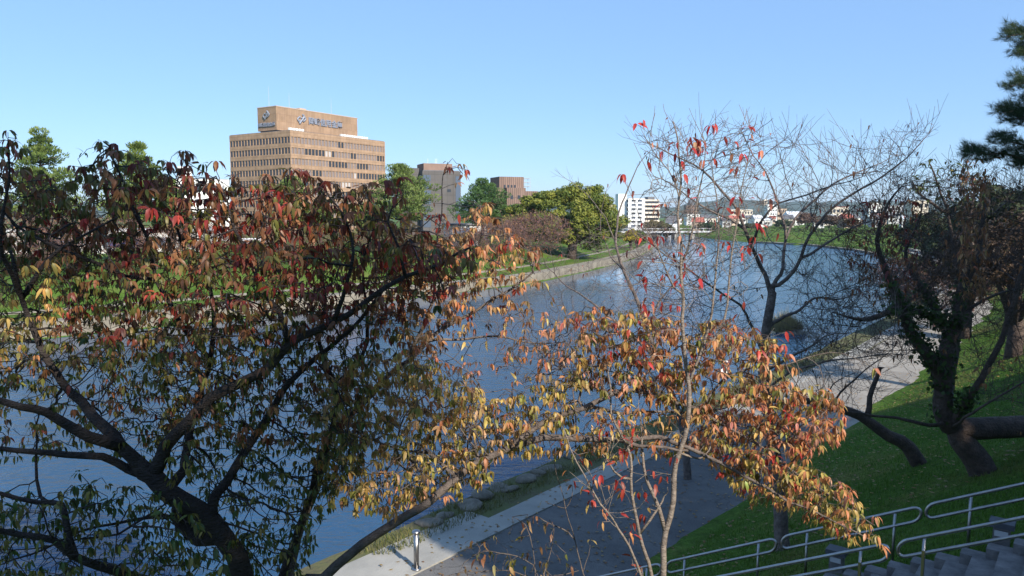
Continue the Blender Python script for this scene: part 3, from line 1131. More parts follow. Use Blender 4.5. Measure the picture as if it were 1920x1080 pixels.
orr = [(1300, 760), (1400, 690), (1560, 740), (1590, 800), (1540, 840), (1500, 860), (1590, 910), (1650, 1000), (1600, 1010), (1500, 960), (1400, 930), (1380, 900), (1330, 860)]
ol = [(930, 800), (1100, 760), (1300, 770), (1400, 850), (1290, 850), (1100, 850), (960, 850)]
tn = [(690, 430), (760, 400), (860, 400), (900, 370), (940, 420), (1010, 470), (1010, 530), (900, 570), (800, 640), (700, 620), (690, 520)]
tw = [(760, 640), (900, 560), (1060, 560), (1060, 690), (930, 720), (800, 690)]
stringy = [(840, 290), (870, 300), (850, 400), (810, 400), (815, 330)]
att = np.concatenate([poly_pts(ga, 1400, 6.1, .35, lr), poly_pts(gb, 260, 6.0, .2, lr), poly_pts(oc, 950, 6.1, .25, lr), poly_pts(orr, 980, lambda x, y: 6.2 - (x - 1300) * .002, .25, lr),
                      poly_pts(ol, 360, 5.8, .15, lr), poly_pts(tn, 520, 6.4, .3, lr), poly_pts(tw, 170, 6.5, .25, lr), poly_pts(stringy, 12, 6.3, .05, lr)])
B.grow(att, step=.075, infl=.9, kill=.052, jit=.25, from_r=.03, rmax=.009)
B.mesh('trunk', M['bark_grey'], tB)
zB = [(Z((780, 250), (880, 250), (880, 430), (780, 430)), (.95, .2, 3.5, {'orange': 3, 'red': 2, 'tan': 2})),
      (Z((660, 350), (1060, 350), (1040, 560), (830, 660), (660, 640)), (.95, .16, 6.5, {'tan': 4, 'orange': 3, 'rust': 2, 'gold': 1, 'brown': 1, 'red': .6})),
      (Z((760, 600), (1080, 540), (1080, 700), (930, 740), (830, 700)), (.62, .1, 3.4, {'tan': 3, 'salmon': 3, 'orange': 3, 'gold': 1})),
      (Z((560, 640), (1100, 640), (1100, 860), (900, 1000), (560, 1000)), (.96, .17, 6.6, {'gold': 5, 'yg': 2.5, 'tan': 2.5, 'orange': 1.2, 'olive': 1})),
      (Z((1000, 540), (1560, 540), (1560, 740), (1300, 760), (1100, 740)), (.97, .15, 7, {'orange': 4, 'salmon': 1.5, 'gold': 2.6, 'yg': 2, 'red': .6, 'tan': 1.5, 'olive': 1, 'rust': 1})),
      (Z((1300, 600), (1700, 600), (1700, 860), (1300, 860)), (.97, .15, 7, {'orange': 4.5, 'salmon': 2, 'gold': 1.8, 'bred': .7, 'yg': 1.8, 'olive': .8, 'rust': 1})),
      (Z((1250, 840), (1700, 840), (1700, 1080), (1250, 1080)), (.97, .17, 7, {'gold': 3, 'orange': 3.5, 'yg': 3, 'salmon': 1, 'red': .4, 'olive': 1})),
      (None, (.9, .24, 4.2, {'gold': 4, 'orange': 3, 'yg': 2, 'tan': 2}))]
make_leaves(B, 'crown', tB, lambda x, y: pick(x, y, zB), L0=.062, seed=6)

# ================================================================== slim young cherry with a few red leaves
c0 = hit(1241, 1080)
tC = empty('cherry_tree', (1.24, 5.6, g1(1.24, 5.6)), 0, 'slim young cherry with pale upright stems and scattered bright red leaves', 'tree')
C = Skel()
gC = g1(1.24, 5.6) - .2
C.limb([(1.2, 5.6, gC), tuple(at(1240, 1200, 5.60)), tuple(at(1241, 1080, 5.60)), tuple(at(1247, 997, 5.60)), tuple(at(1261, 914, 5.60)), tuple(at(1272, 849, 5.60)), tuple(at(1289, 795, 5.60)), tuple(at(1288, 720, 5.60)), tuple(at(1282, 640, 5.60)),
        tuple(at(1277, 551, 5.60)), tuple(at(1275, 500, 5.60)), tuple(at(1274, 430, 5.60)), tuple(at(1276, 370, 5.60)), tuple(at(1278, 320, 5.60)), tuple(at(1275, 270, 5.60)), tuple(at(1262, 228, 5.60))], .047, .005, root=True, world=True)
C.limb([(1.16, 5.6, gC), tuple(at(1225, 1200, 5.60)), tuple(at(1219, 1080, 5.56)), tuple(at(1204, 1021, 5.52)), tuple(at(1190, 952, 5.52)), tuple(at(1184, 878, 5.52)), tuple(at(1178, 843, 5.52)), tuple(at(1157, 804, 5.52)), tuple(at(1148, 780, 5.52)), tuple(at(1140, 700, 5.52))], .034, .006, root=True, world=True)
C.limb([(1.12, 5.55, gC), tuple(at(1215, 1180, 5.52)), tuple(at(1200, 1080, 5.44)), tuple(at(1178, 1027, 5.36)), tuple(at(1160, 994, 5.36)), tuple(at(1127, 944, 5.28)), tuple(at(1098, 893, 5.28)), tuple(at(1071, 843, 5.28)), tuple(at(1055, 800, 5.28))], .028, .004, root=True, world=True)
C.limb([(1243, 982, 5.60), (1222, 926, 5.60), (1207, 873, 5.64), (1204, 834, 5.68), (1200, 780, 5.68)], .018, .005)
C.limb([(1184, 910, 5.52), (1150, 880, 5.44), (1128, 850, 5.44)], .012, .004)
C.limb([(1272, 849, 5.60), (1310, 860, 5.68), (1330, 845, 5.68), (1350, 800, 5.76)], .01, .004)
C.limb([(1200, 1000, 5.52), (1230, 950, 5.52), (1245, 930, 5.52)], .012, .006)
C.limb([(1288, 720, 5.60), (1320, 640, 5.68), (1335, 560, 5.68), (1345, 480, 5.76), (1350, 400, 5.76), (1340, 340, 5.76), (1335, 290, 5.76)], .013, .003)
C.limb([(1320, 660, 5.68), (1355, 600, 5.68), (1368, 520, 5.68), (1378, 440, 5.68), (1390, 360, 5.68), (1410, 250, 5.68)], .011, .0025)
C.limb([(1278, 560, 5.60), (1240, 490, 5.60), (1210, 420, 5.60), (1190, 380, 5.60)], .008, .002)
C.limb([(1275, 500, 5.60), (1300, 420, 5.60), (1312, 350, 5.60), (1320, 280, 5.60), (1315, 255, 5.60)], .01, .0025)
C.limb([(1276, 370, 5.60), (1250, 320, 5.60), (1225, 285, 5.60), (1210, 260, 5.60)], .006, .0022)
ca = [(1190, 260), (1262, 226), (1330, 250), (1420, 240), (1410, 480), (1400, 700), (1200, 700), (1190, 500), (1230, 400)]
cb = [(1040, 820), (1110, 790), (1210, 800), (1300, 800), (1260, 960), (1190, 1000), (1120, 980)]
C.grow(np.concatenate([poly_pts(ca, 280, 5.64, .28, lr), poly_pts(cb, 60, 5.5, .16, lr)]), step=.08, infl=1.0, kill=.1, jit=.3, bias=(0, 0, .25), from_r=.03, rmax=.006)
C.twigs(260, .08, .3, .012, .35, .0028, 5)
C.mesh('trunk', M['bark_pale'], tC)
rc = {'bred': 5, 'red': 2, 'salmon': 1.5}
zC = [(Z((1380, 380), (1430, 340), (1440, 470), (1340, 480)), (.75, .06, 2.6, rc)),
      (Z((1280, 220), (1360, 220), (1360, 350), (1280, 350)), (.6, .04, 2.4, rc)),
      (Z((1000, 780), (1350, 780), (1350, 1080), (1000, 1080)), (.7, .05, 2, {'bred': 3, 'red': 3, 'orange': 1.5, 'gold': 1})),
      (None, (.3, .02, 1.9, rc))]
make_leaves(C, 'crown', tC, lambda x, y: pick(x, y, zC), L0=.066, seed=8, rthr=.005)

# thin bare sapling and withered shrub
tD = empty('sapling', (.65, 6.6, g1(.65, 6.6)), 0, 'thin nearly leafless sapling in front of the asphalt path', 'tree')
D = Skel()
D.limb([(.64, 6.6, g1(.65, 6.6) - .1), tuple(at(1098, 1140, 6.6)), tuple(at(1092, 1074, 6.6)), tuple(at(1077, 1015, 6.6)), tuple(at(1059, 950, 6.6)), tuple(at(1044, 890, 6.6)), tuple(at(1040, 850, 6.6))], .016, .003, root=True, world=True)
D.limb([(1075, 1005, 6.6), (1050, 990, 6.6), (1020, 975, 6.55), (1005, 968, 6.5)], .008, .003)
D.limb([(1062, 960, 6.6), (1072, 930, 6.6), (1073, 910, 6.6)], .006, .002)
D.limb([(1061, 958, 6.6), (1040, 945, 6.6), (1022, 940, 6.6)], .005, .002)
D.limb([(1092, 1070, 6.6), (1102, 1040, 6.6), (1106, 1015, 6.6)], .005, .002)
D.mesh('trunk', M['bark_grey'], tD)
make_leaves(D, 'crown', tD, lambda x, y: (.9, .05, 1.8, {'brown': 2, 'gold': 1, 'olive': 1}), L0=.07, seed=4)

tS = empty('withered_shrub', (.35, 6.2, g1(.35, 6.2)), 0, 'withered shrub with curled brown leaves at the bottom edge of the view', 'shrub')
Sh = Skel()
gS = g1(.35, 6.2) - .1
for pts in ([(1010, 1080), (985, 1050), (940, 1035), (900, 1040), (870, 1055)], [(1005, 1080), (1000, 1030), (985, 985), (960, 970), (990, 965)], [(1015, 1085), (1030, 1040), (1040, 990), (1030, 975)], [(1020, 1090), (1060, 1075), (1085, 1070)],
            [(1000, 1090), (940, 1070), (880, 1075), (820, 1085)]):
    Sh.limb([(.3, 6.2, gS), tuple(at(1010, 1180, 6.2))] + [tuple(at(x, y, 6.2 + lr.normal(0, .08))) for x, y in pts], .012, .003, root=True, world=True)
Sh.grow(poly_pts([(870, 1030), (950, 980), (1040, 970), (1070, 1060), (1060, 1090), (820, 1090)], 70, 6.2, .2, lr), step=.06, infl=.8, kill=.08, jit=.35, from_r=.01, rmax=.004)
Sh.mesh('stems', M['bark_grey'], tS)
make_leaves(Sh, 'foliage', tS, lambda x, y: (.9, .12, 2.4, {'brown': 3, 'tan': 2, 'olive': 2, 'rust': 1}), L0=.07, seed=9)
# ================================================================== bare cherries by the path
def bare_tree(name, base, label, limbs, clouds, m, step=.14, infl=2.2, kill=.2, rmax=.03, tip=.0034, from_r=.12, bias=(0, 0, .15), tw=0):
    t = empty(name, base, 0, label, 'tree')
    sk = Skel()
    for i, (pts, r0, r1) in enumerate(limbs):
        if i == 0:
            sk.limb([tuple(np.array(base) - (0, 0, .3))] + [tuple(at(*p)) for p in pts], r0, r1, step=.18, wob=.02, root=True, world=True)
        else:
            sk.limb(pts, r0, r1, step=.18, wob=.025)
    if clouds:
        sk.grow(np.concatenate([poly_pts(p, n, Y, sd, lr) for p, n, Y, sd in clouds]), step=step, infl=infl, kill=kill, jit=.14, bias=bias, tip=tip, rmax=rmax, from_r=from_r, persist=.9)
    if tw:
        sk.twigs(tw, .2, .7, .02, .3, .0038, 3)
    sk.mesh('trunk', m, t)
    return t, sk


bE = hit(1472, 1030)
dE = bE[1]
tE, E = bare_tree('bare_cherry_tree', bE, 'bare grey cherry forking over the river, its trunk rising beside the handrails', [
    ([(1462, 940, dE), (1448, 830, dE), (1432, 720, dE), (1432, 660, dE), (1440, 600, dE), (1448, 550, dE)], .15, .08),
    ([(1448, 550, dE), (1438, 525, dE), (1427, 503, dE), (1409, 458, dE - .2), (1397, 430, dE - .3), (1382, 395, dE - .4), (1345, 350, dE - .5), (1300, 310, dE - .6), (1255, 285, dE - .7), (1215, 268, dE - .8)], .048, .008),
    ([(1397, 430, dE - .3), (1372, 410, dE - .3), (1330, 395, dE - .3), (1290, 370, dE - .2), (1240, 335, dE)], .03, .007),
    ([(1448, 550, dE), (1456, 525, dE), (1466, 503, dE), (1472, 470, dE + .1), (1472, 425, dE + .2), (1457, 379, dE + .3), (1442, 340, dE + .4), (1410, 290, dE + .4), (1390, 245, dE + .4)], .045, .006),
    ([(1472, 440, dE + .1), (1500, 400, dE + .3), (1530, 370, dE + .5), (1560, 345, dE + .6), (1620, 320, dE + .8), (1680, 290, dE + 1)], .03, .006),
    ([(1442, 545, dE), (1475, 521, dE - .1), (1502, 485, dE - .3), (1520, 440, dE - .5), (1550, 400, dE - .7), (1600, 365, dE - .9), (1660, 330, dE - 1.1), (1700, 300, dE - 1.2), (1742, 250, dE - 1.3)], .042, .006),
    ([(1502, 485, dE - .3), (1560, 450, dE - .4), (1620, 420, dE - .6), (1690, 400, dE - .8)], .03, .006),
    ([(1410, 458, dE - .2), (1430, 410, dE - .8), (1460, 380, dE - 1), (1510, 365, dE - 1.2), (1570, 345, dE - 1.4), (1640, 320, dE - 1.6)], .03, .005),
    ([(1432, 660, dE), (1400, 590, dE - .3), (1372, 563, dE - .5), (1327, 536, dE - .8), (1297, 509, dE - 1), (1246, 476, dE - 1.2), (1200, 440, dE - 1.4)], .032, .008),
    ([(1440, 610, dE), (1480, 590, dE + .5), (1530, 560, dE + 1), (1580, 560, dE + 1.5), (1640, 540, dE + 2)], .04, .006),
    ([(1432, 690, dE), (1480, 672, dE - .5), (1510, 655, dE - .8), (1545, 630, dE - 1), (1590, 625, dE - 1.2)], .04, .006),
    ([(1436, 735, dE), (1480, 700, dE - .5), (1540, 680, dE - 1), (1600, 672, dE - 1.4), (1700, 665, dE - 1.6)], .03, .006),
], [([(1200, 260), (1400, 235), (1560, 270), (1740, 250), (1700, 420), (1560, 480), (1520, 560), (1400, 520), (1280, 420)], 850, dE, 1.1),
    ([(1180, 420), (1380, 430), (1420, 640), (1300, 640), (1180, 560)], 430, dE - .6, .7),
    ([(1480, 520), (1680, 480), (1720, 600), (1640, 680), (1480, 680)], 430, dE + .3, 1.2)], M['bark_bare'], rmax=.02, tw=2200)
make_leaves(E, 'leaves', tE, lambda x, y: (.02, .001, 1.3, {'rust': 2, 'brown': 2, 'red': 1}), L0=.09, seed=14, rthr=.008)

bF = np.array([3.6, 15.8, g1(3.6, 15.8)])
bF = hit(1290, 900)
dF = bF[1]
tF, Fs = bare_tree('bare_cherry_tree', bF, 'dark bare cherry leaning left over the water, with one tall curved shoot', [
    ([(1285, 830, dF), (1270, 770, dF), (1240, 690, dF - .2), (1215, 620, dF - .3), (1193, 560, dF - .3), (1170, 509, dF - .2), (1154, 457, dF), (1157, 426, dF), (1167, 379, dF), (1196, 314, dF), (1222, 280, dF)], .13, .008),
    ([(1240, 690, dF - .2), (1200, 640, dF), (1150, 600, dF + .3), (1100, 560, dF + .5), (1062, 535, dF + .7), (1030, 505, dF + .9), (1012, 490, dF + 1)], .06, .008),
    ([(1215, 620, dF - .3), (1240, 560, dF - .5), (1290, 500, dF - .8), (1320, 480, dF - 1)], .04, .006),
    ([(1154, 457, dF), (1130, 400, dF + .2), (1090, 355, dF + .4), (1040, 318, dF + .6)], .02, .004),
    ([(1170, 509, dF - .2), (1140, 470, dF + .4), (1125, 410, dF + .6), (1140, 345, dF + .6)], .022, .004),
    ([(1150, 600, dF + .3), (1080, 600, dF + .2), (1020, 640, dF), (960, 650, dF)], .03, .006),
    ([(1270, 770, dF), (1200, 720, dF - .6), (1120, 690, dF - .8), (1040, 690, dF - 1)], .04, .006),
    ([(1285, 800, dF), (1330, 770, dF), (1370, 760, dF + .5), (1420, 690, dF + .8)], .04, .006),
], [([(1000, 470), (1100, 440), (1260, 440), (1330, 520), (1280, 640), (1150, 640), (1000, 560)], 800, dF, 1.1),
    ([(900, 600), (1060, 580), (1240, 640), (1240, 740), (1060, 740), (940, 700)], 600, dF - .4, .9)], M['bark_bare'], rmax=.02, tw=1300)
make_leaves(Fs, 'leaves', tF, lambda x, y: (.5, .1, 1.5, {'dgreen': 2, 'dred': 3}) if (x > 1150 and y < 350) else (.03, .002, 1.3, {'red': 2, 'rust': 1}), L0=.11, seed=15, rthr=.009)

# ------------------------------------------------------------------ ivy-clad trees on the right slope
bG = hit(1850, 885)
dG = bG[1]
tG, G = bare_tree('ivy_clad_tree', bG, 'old ivy-clad tree leaning from the shaded grass slope, thick bare limb lying to the right', [
    ([(1835, 865, dG), (1800, 820, dG), (1775, 780, dG), (1768, 730, dG), (1772, 680, dG), (1782, 630, dG + .1), (1800, 580, dG + .2), (1805, 540, dG + .3), (1830, 490, dG + .3), (1840, 430, dG + .4), (1850, 380, dG + .4)], .28, .025),
    ([(1768, 720, dG), (1752, 680, dG - .2), (1720, 640, dG - .4), (1698, 605, dG - .6), (1688, 570, dG - .7), (1672, 530, dG - .8), (1655, 490, dG - .9), (1645, 450, dG - 1), (1660, 400, dG - 1), (1690, 350, dG - 1)], .15, .012),
    ([(1782, 630, dG), (1760, 590, dG + .4), (1740, 560, dG + .6), (1715, 520, dG + .8), (1700, 470, dG + 1), (1720, 420, dG + 1), (1730, 380, dG + 1)], .09, .012),
    ([(1688, 570, dG - .7), (1650, 590, dG - .9), (1600, 598, dG - 1.1), (1560, 585, dG - 1.3)], .07, .01),
    ([(1688, 575, dG - .7), (1740, 590, dG - .3), (1790, 600, dG), (1850, 560, dG + .3), (1910, 540, dG + .5)], .06, .02),
    ([(1785, 800, dG), (1820, 740, dG - .8), (1850, 690, dG - 1), (1875, 640, dG - 1.1), (1900, 570, dG - 1.2), (1925, 480, dG - 1.2), (1940, 400, dG - 1.2)], .085, .02),
    ([(1780, 800, dG), (1830, 770, dG - 1.4), (1880, 740, dG - 1.6), (1960, 690, dG - 1.8)], .035, .015),
    ([(1775, 790, dG), (1740, 795, dG - .2), (1660, 782, dG - .3), (1580, 772, dG - .4), (1540, 768, dG - .5)], .045, .015),
    ([(1800, 800, dG), (1850, 805, dG + .1), (1920, 800, dG + .3), (2020, 800, dG + .5)], .22, .22),
], [([(1560, 400), (1700, 330), (1860, 320), (1960, 330), (1960, 560), (1820, 600), (1700, 560), (1600, 560)], 800, dG, 1.3),
    ([(1540, 560), (1700, 600), (1740, 680), (1600, 690), (1480, 690)], 160, dG - .8, .6),
    ([(1780, 620), (1960, 480), (1960, 800), (1850, 760)], 260, dG - .4, .8), ([(1640, 380), (1920, 360), (1920, 640), (1700, 640)], 400, dG + 1, 1.2)], M['bark_dark'], rmax=.02, tw=3000)
make_leaves(G, 'leaves', tG, lambda x, y: (.5, .07, 2.2, {'rust': 4, 'dred': 3, 'brown': 3, 'red': 1}) if (1590 < x < 1720 and 370 < y < 560) else
            ((.8, .3, 3, {'brown': 4, 'rust': 4, 'tan': 1.5}) if (1800 < x < 1855 and y < 560) else (.05, .005, 1.5, {'rust': 1, 'brown': 1})), L0=.1, seed=16, rthr=.02)
# ivy: glossy dark leaves round the trunks
P, par, r, kids = G.arrays()
px_, py_ = proj(P)
sel = np.where((r > .035) & (px_ > 1660) & (px_ < 1830) & (py_ > 530) & (py_ < 770))[0]
vi = lr.choice(sel, 2000)
d3 = rng.normal(size=(2000, 3))
d3 /= np.linalg.norm(d3, axis=1)[:, None]
pp = P[vi] + d3 * (r[vi] + rng.uniform(.0, .1, 2000))[:, None] + rng.normal(0, .05, (2000, 3))
V, q = quads_at(pp, d3 + rng.normal(0, .4, d3.shape), rng.uniform(.03, .065, 2000), rng.uniform(.03, .055, 2000))
kk = rng.uniform(0, 1, 2000)[:, None]
npmesh('ivy', V, q, M['foliage'], tG, col=np.repeat(np.array((.025, .05, .015)) * (1 - kk) + np.array((.08, .12, .03)) * kk, 4, 0))

bH = hit(1735, 868)
dH = bH[1]
tH, Hs = bare_tree('leaning_dead_tree', bH, 'broken dead trunk leaning out of the grass towards the path', [
    ([(1700, 838, dH), (1665, 815, dH), (1640, 795, dH), (1610, 778, dH), (1570, 765, dH), (1520, 752, dH), (1470, 755, dH), (1400, 740, dH)], .2, .03),
    ([(1628, 785, dH), (1632, 745, dH), (1642, 715, dH), (1650, 690, dH)], .07, .045),
    ([(1560, 763, dH), (1575, 735, dH), (1600, 710, dH), (1640, 680, dH), (1690, 640, dH + .2)], .03, .006),
    ([(1540, 757, dH), (1560, 720, dH), (1600, 700, dH)], .02, .006)],
    [([(1500, 640), (1700, 620), (1720, 760), (1560, 760), (1440, 740)], 160, dH, .8)], M['bark_dark'], rmax=.014, tw=200)

# glossy dark evergreen behind
pE = at(1790, 470, 21)
bt = np.array([pE[0], pE[1], g1(pE[0], pE[1])])
tV, Vs_ = bare_tree('evergreen_tree', bt, 'open dark green broadleaf tree standing behind the ivy-clad tree', [
    ([(1800, 560, 21), (1790, 470, 21), (1775, 400, 21), (1760, 350, 21), (1745, 310, 21)], .14, .02),
    ([(1790, 470, 21), (1820, 400, 21), (1830, 340, 21)], .06, .02), ([(1775, 400, 21), (1730, 370, 21), (1710, 340, 21)], .05, .02)],
    [([(1700, 330), (1745, 300), (1840, 310), (1850, 370), (1760, 380), (1700, 360)], 260, 21, .7)], M['bark_dark'], kill=.22, rmax=.02)
make_leaves(Vs_, 'crown', tV, lambda x, y: (.95, .3, 3.5, {'dgreen': 4, 'olive': .6}), L0=.14, seed=19, rthr=.012, droop=.4)

# pine whose boughs reach in from the right
pb = np.array([at(2080, 500, 12)[0], 12.0, 0])
pb[2] = g1(pb[0], pb[1])
tP = empty('pine_tree', pb, 0, 'dark pine whose boughs reach in at the upper right edge of the view', 'tree')
PS = Skel()
PS.limb([tuple(pb - (0, 0, .3)), tuple(at(2075, 500, 12)), tuple(at(2060, 200, 12)), tuple(at(2040, -80, 12)), tuple(at(2030, -250, 12))], .22, .06, step=.2, root=True, world=True)
boughs = [[(2060, 130, 12), (1990, 70, 11.8), (1930, 62, 11.6), (1888, 58, 11.5)], [(2060, 140, 12), (1980, 110, 11.8), (1935, 95, 11.8), (1915, 88, 11.8)], [(2060, 180, 12), (1990, 160, 11.7), (1930, 150, 11.6), (1899, 154, 11.6)],
          [(2065, 270, 12), (1990, 215, 11.8), (1930, 208, 11.6), (1868, 200, 11.5)], [(2065, 280, 12), (1980, 240, 11.9), (1925, 222, 11.9), (1895, 212, 11.9)], [(2065, 320, 12), (1990, 290, 11.8), (1900, 268, 11.7), (1866, 252, 11.7)],
          [(2070, 350, 12), (1980, 315, 11.8), (1890, 290, 11.7), (1850, 288, 11.6), (1810, 280, 11.5)], [(2065, 200, 12.1), (1970, 190, 12.3), (1915, 180, 12.4)], [(2065, 330, 12), (1950, 305, 12), (1905, 300, 12)]]
for b_ in boughs:
    PS.limb(b_, .045, .008, step=.1)
for b_ in list(boughs):
    (x0, y0, d0), (x1, y1, d1) = b_[-2], b_[-1]
    for f, dy_, dd in ((.3, -12, .3), (.55, 9, -.35), (-.4, 8, .4)):
        xs, ys = x0 + (x1 - x0) * f, y0 + (y1 - y0) * f
        nb_ = [(xs + 22, ys + 2, d0), (xs + 4, ys + dy_ * .5, d0 + dd * .6), (xs - 20, ys + dy_, d0 + dd)]
        PS.limb(nb_, .014, .005, step=.08)
        boughs.append(nb_)
PS.mesh('trunk', M['pine_bark'], tP)
nb, na = [], []
for b_ in boughs:
    W3 = resample([at(*p) for p in b_], .045)
    k0 = int(len(W3) * .4)
    for i in range(k0, len(W3)):
        ax = W3[min(i + 1, len(W3) - 1)] - W3[i - 1]
        ax /= np.linalg.norm(ax)
        for s_ in range(5):
            off = rng.normal(0, .11, 3) * (1 - .6 * (i - k0) / max(1, len(W3) - k0)) * np.array([1, 1, .5])
            d_ = ax * .7 + rng.normal(0, .35, 3) + np.array([0, 0, .35])
            d_ /= np.linalg.norm(d_)
            for w_ in range(18):
                nb.append(W3[i] + off + rng.normal(0, .012, 3))
                q_ = d_ + rng.normal(0, .42, 3)
                na.append(q_ / np.linalg.norm(q_))
nb, na = np.array(nb), np.array(na)
ln = rng.uniform(.09, .14, len(nb))[:, None]
sd_ = np.cross(na, rng.normal(size=na.shape))
sd_ /= np.linalg.norm(sd_, axis=1)[:, None]
V = np.stack([nb - sd_ * .0022, nb + sd_ * .0022, nb + na * ln], 1).reshape(-1, 3)
npmesh('needles', V, np.arange(len(V)).reshape(-1, 3), M['needle'], tP, col=np.repeat(np.array((.03, .055, .02)) * rng.uniform(.6, 1.5, (len(nb), 1)), 3, 0))


# ------------------------------------------------------------------ far bank trees
def far_base(px, Y):
    p = at(px, 405, Y)
    return np.array([p[0], Y, g1(p[0], Y)])


def topz(py, Y):
    return at(960, py, Y)[2]


for px, Y, ty, rad, lab, ly in ((82, 92, 264, 4.4, 'bushy light green pine, leftmost on the far bank', 8), (262, 95, 281, 4.5, 'round-headed light green pine between the leftmost pine and the white office block', 8),
                                (320, 100, 352, 3.0, 'low light green pine below the white office block', 6), (548, 118, 338, 3.6, 'pale green pine in front of the tan office tower', 7),
                                (600, 124, 385, 3.4, 'squat pine at the foot of the tan office tower', 5),
                                (752, 130, 316, 6.8, 'big broad pine right of the tan office tower', 10), (690, 126, 388, 3.4, 'small pine tucked left of the big broad pine', 5),
                                (905, 140, 343, 5.6, 'dark pine in front of the brown ribbed building', 9), (950, 150, 395, 4.0, 'low pine between the dark pine and the round camphor', 5)):
    b = far_base(px, Y)
    dark = px in (905, 950)
    h = topz(ty, Y) - b[2]
    pine(b, h, rad, max(1.5, h * .42), lab, ly, c0=(.045, .10, .03) if dark else (.07, .12, .028), c1=(.10, .17, .05) if dark else (.19, .24, .06))

b = far_base(1072, 138)
h = topz(351, 138) - b[2]
t = empty('camphor_tree', b, 0, 'huge round yellow-green camphor tree at the water bend', 'tree')
mb = MB()
mb.tube([(0, 0, -.5), (.2, 0, 3), (0, .3, 7)], [1, .8, .4])
for k in range(7):
    a = k * .9
    mb.tube([(0, 0, 2.5), (math.cos(a) * 4, math.sin(a) * 4, 5), (math.cos(a) * 8, math.sin(a) * 6, 7.5)], [.45, .3, .1], 6)
mb.build('trunk', M['bark_dark'], t, True)
cents, radii = [], []
for i in range(300):
    d = rng.normal(size=3)
    d /= np.linalg.norm(d)
    d[2] = abs(d[2]) if rng.random() < .75 else -abs(d[2]) * .6
    k = rng.uniform(.72, 1.0)
    hh = .9 + .16 * math.sin(d[0] * 5) * math.cos(d[1] * 4)
    c = d * k * hh * np.array([11.7, 8.0, (h - 1.0) * .6]) + np.array([0, 0, h * .47])
    c[2] -= max(0, c[0] - 3) * .2 - .6
    rr = rng.uniform(.75, 1.6)
    cents.append(c)
    radii.append((rr, rr, rr * .7))
clump_crown('crown', cents, radii, 190, .21, (.085, .125, .02), (.28, .275, .045), t, aspect=.6)

for px, Y, ty, rad, lab, c0, c1 in ((1065, 165, 352, 3, 'dark treetop rising just behind the round camphor', (.03, .06, .015), (.07, .11, .03)), (1195, 186, 430, 3.4, 'low rounded bush tree beside the round camphor', (.06, .09, .02), (.16, .16, .04)),
                                    (1183, 178, 425, 2.0, 'yellow shrub at the right foot of the camphor', (.3, .24, .03), (.4, .32, .05)),
                                    (1225, 330, 410, 6, 'brownish tree below the cream apartment block', (.1, .09, .04), (.2, .15, .07)), (1250, 300, 415, 4, 'olive tree beside the low bridge', (.08, .08, .03), (.14, .13, .05)),
                                    (1330, 350, 417, 6, 'dark green tree behind the low bridge', (.03, .06, .02), (.08, .11, .03)), (1515, 330, 398, 6, 'reddish brown tree behind the far levee', (.14, .08, .06), (.22, .14, .1)),
                                    (1555, 320, 402, 5, 'dull brown tree next to the reddish tree on the levee', (.12, .08, .06), (.18, .12, .08)), (1470, 360, 412, 5, 'small dark tree among the levee houses', (.04, .06, .03), (.09, .1, .04)),
                                    (1600, 300, 410, 5, 'brown tree near the right end of the levee', (.12, .08, .05), (.2, .13, .08)), (1410, 345, 420, 4, 'low dark tree left of the red sign', (.04, .06, .03), (.08, .09, .04))):
    b = far_base(px, Y)
    h = topz(ty, Y) - b[2]
    broad_tree('broadleaf_tree', b, h, rad, h * .12, 34, 150, .012 * math.sqrt(Y) * 1.5, c0, c1, lab, group='trees on the far side of the river')

# dark hedge along the levee
hp = [at(x, 440, Y) for x, Y in ((1390, 292), (1450, 288), (1520, 280), (1590, 262), (1650, 235))]
hp = resample(hp, 2.0)
th = empty('hedge', (*hp[0][:2], 3.0), 0, 'dark clipped hedge along the top of the far levee', 'hedge')
clump_crown('hedge_leaves', [np.array([p[0], p[1], g1(p[0], p[1]) + .9]) - ORG[th.name] for p in hp], [(1.5, 1.2, 1.1)] * len(hp), 60, .22, (.02, .035, .012), (.045, .06, .02), th)

# bare reddish cherries of the far bank: one of a kind, copied
proto = None
fc = [(1000, 118, 398, 'pinkish bare cherry below the camphor, over the far promenade'), (935, 112, 412, 'pinkish bare cherry beneath the dark pine'),
      (860, 112, 425, 'twiggy bare cherry below the big broad pine'), (470, 96, 415, 'bare cherry in front of the tan tower entrance'), (380, 92, 410, 'bare cherry between the tower and the blue tent'),
      (200, 88, 408, 'bare brown cherry behind the blue tent'), (120, 86, 405, 'bare brown cherry beside the leftmost pine'), (30, 82, 405, 'bare brown cherry at the left edge of the far bank'), (620, 108, 420, 'bare cherry at the right of the tower base'),
      (290, 84, 425, 'bare brown cherry left of the tan tower, near the far promenade'), (540, 92, 432, 'bare cherry under the tan tower near the far promenade'), (700, 104, 428, 'bare cherry below the big broad pine, near the water'),
      (780, 108, 436, 'low bare cherry on the far lawn'), (70, 76, 430, 'bare cherry nearest the left edge of the promenade')]
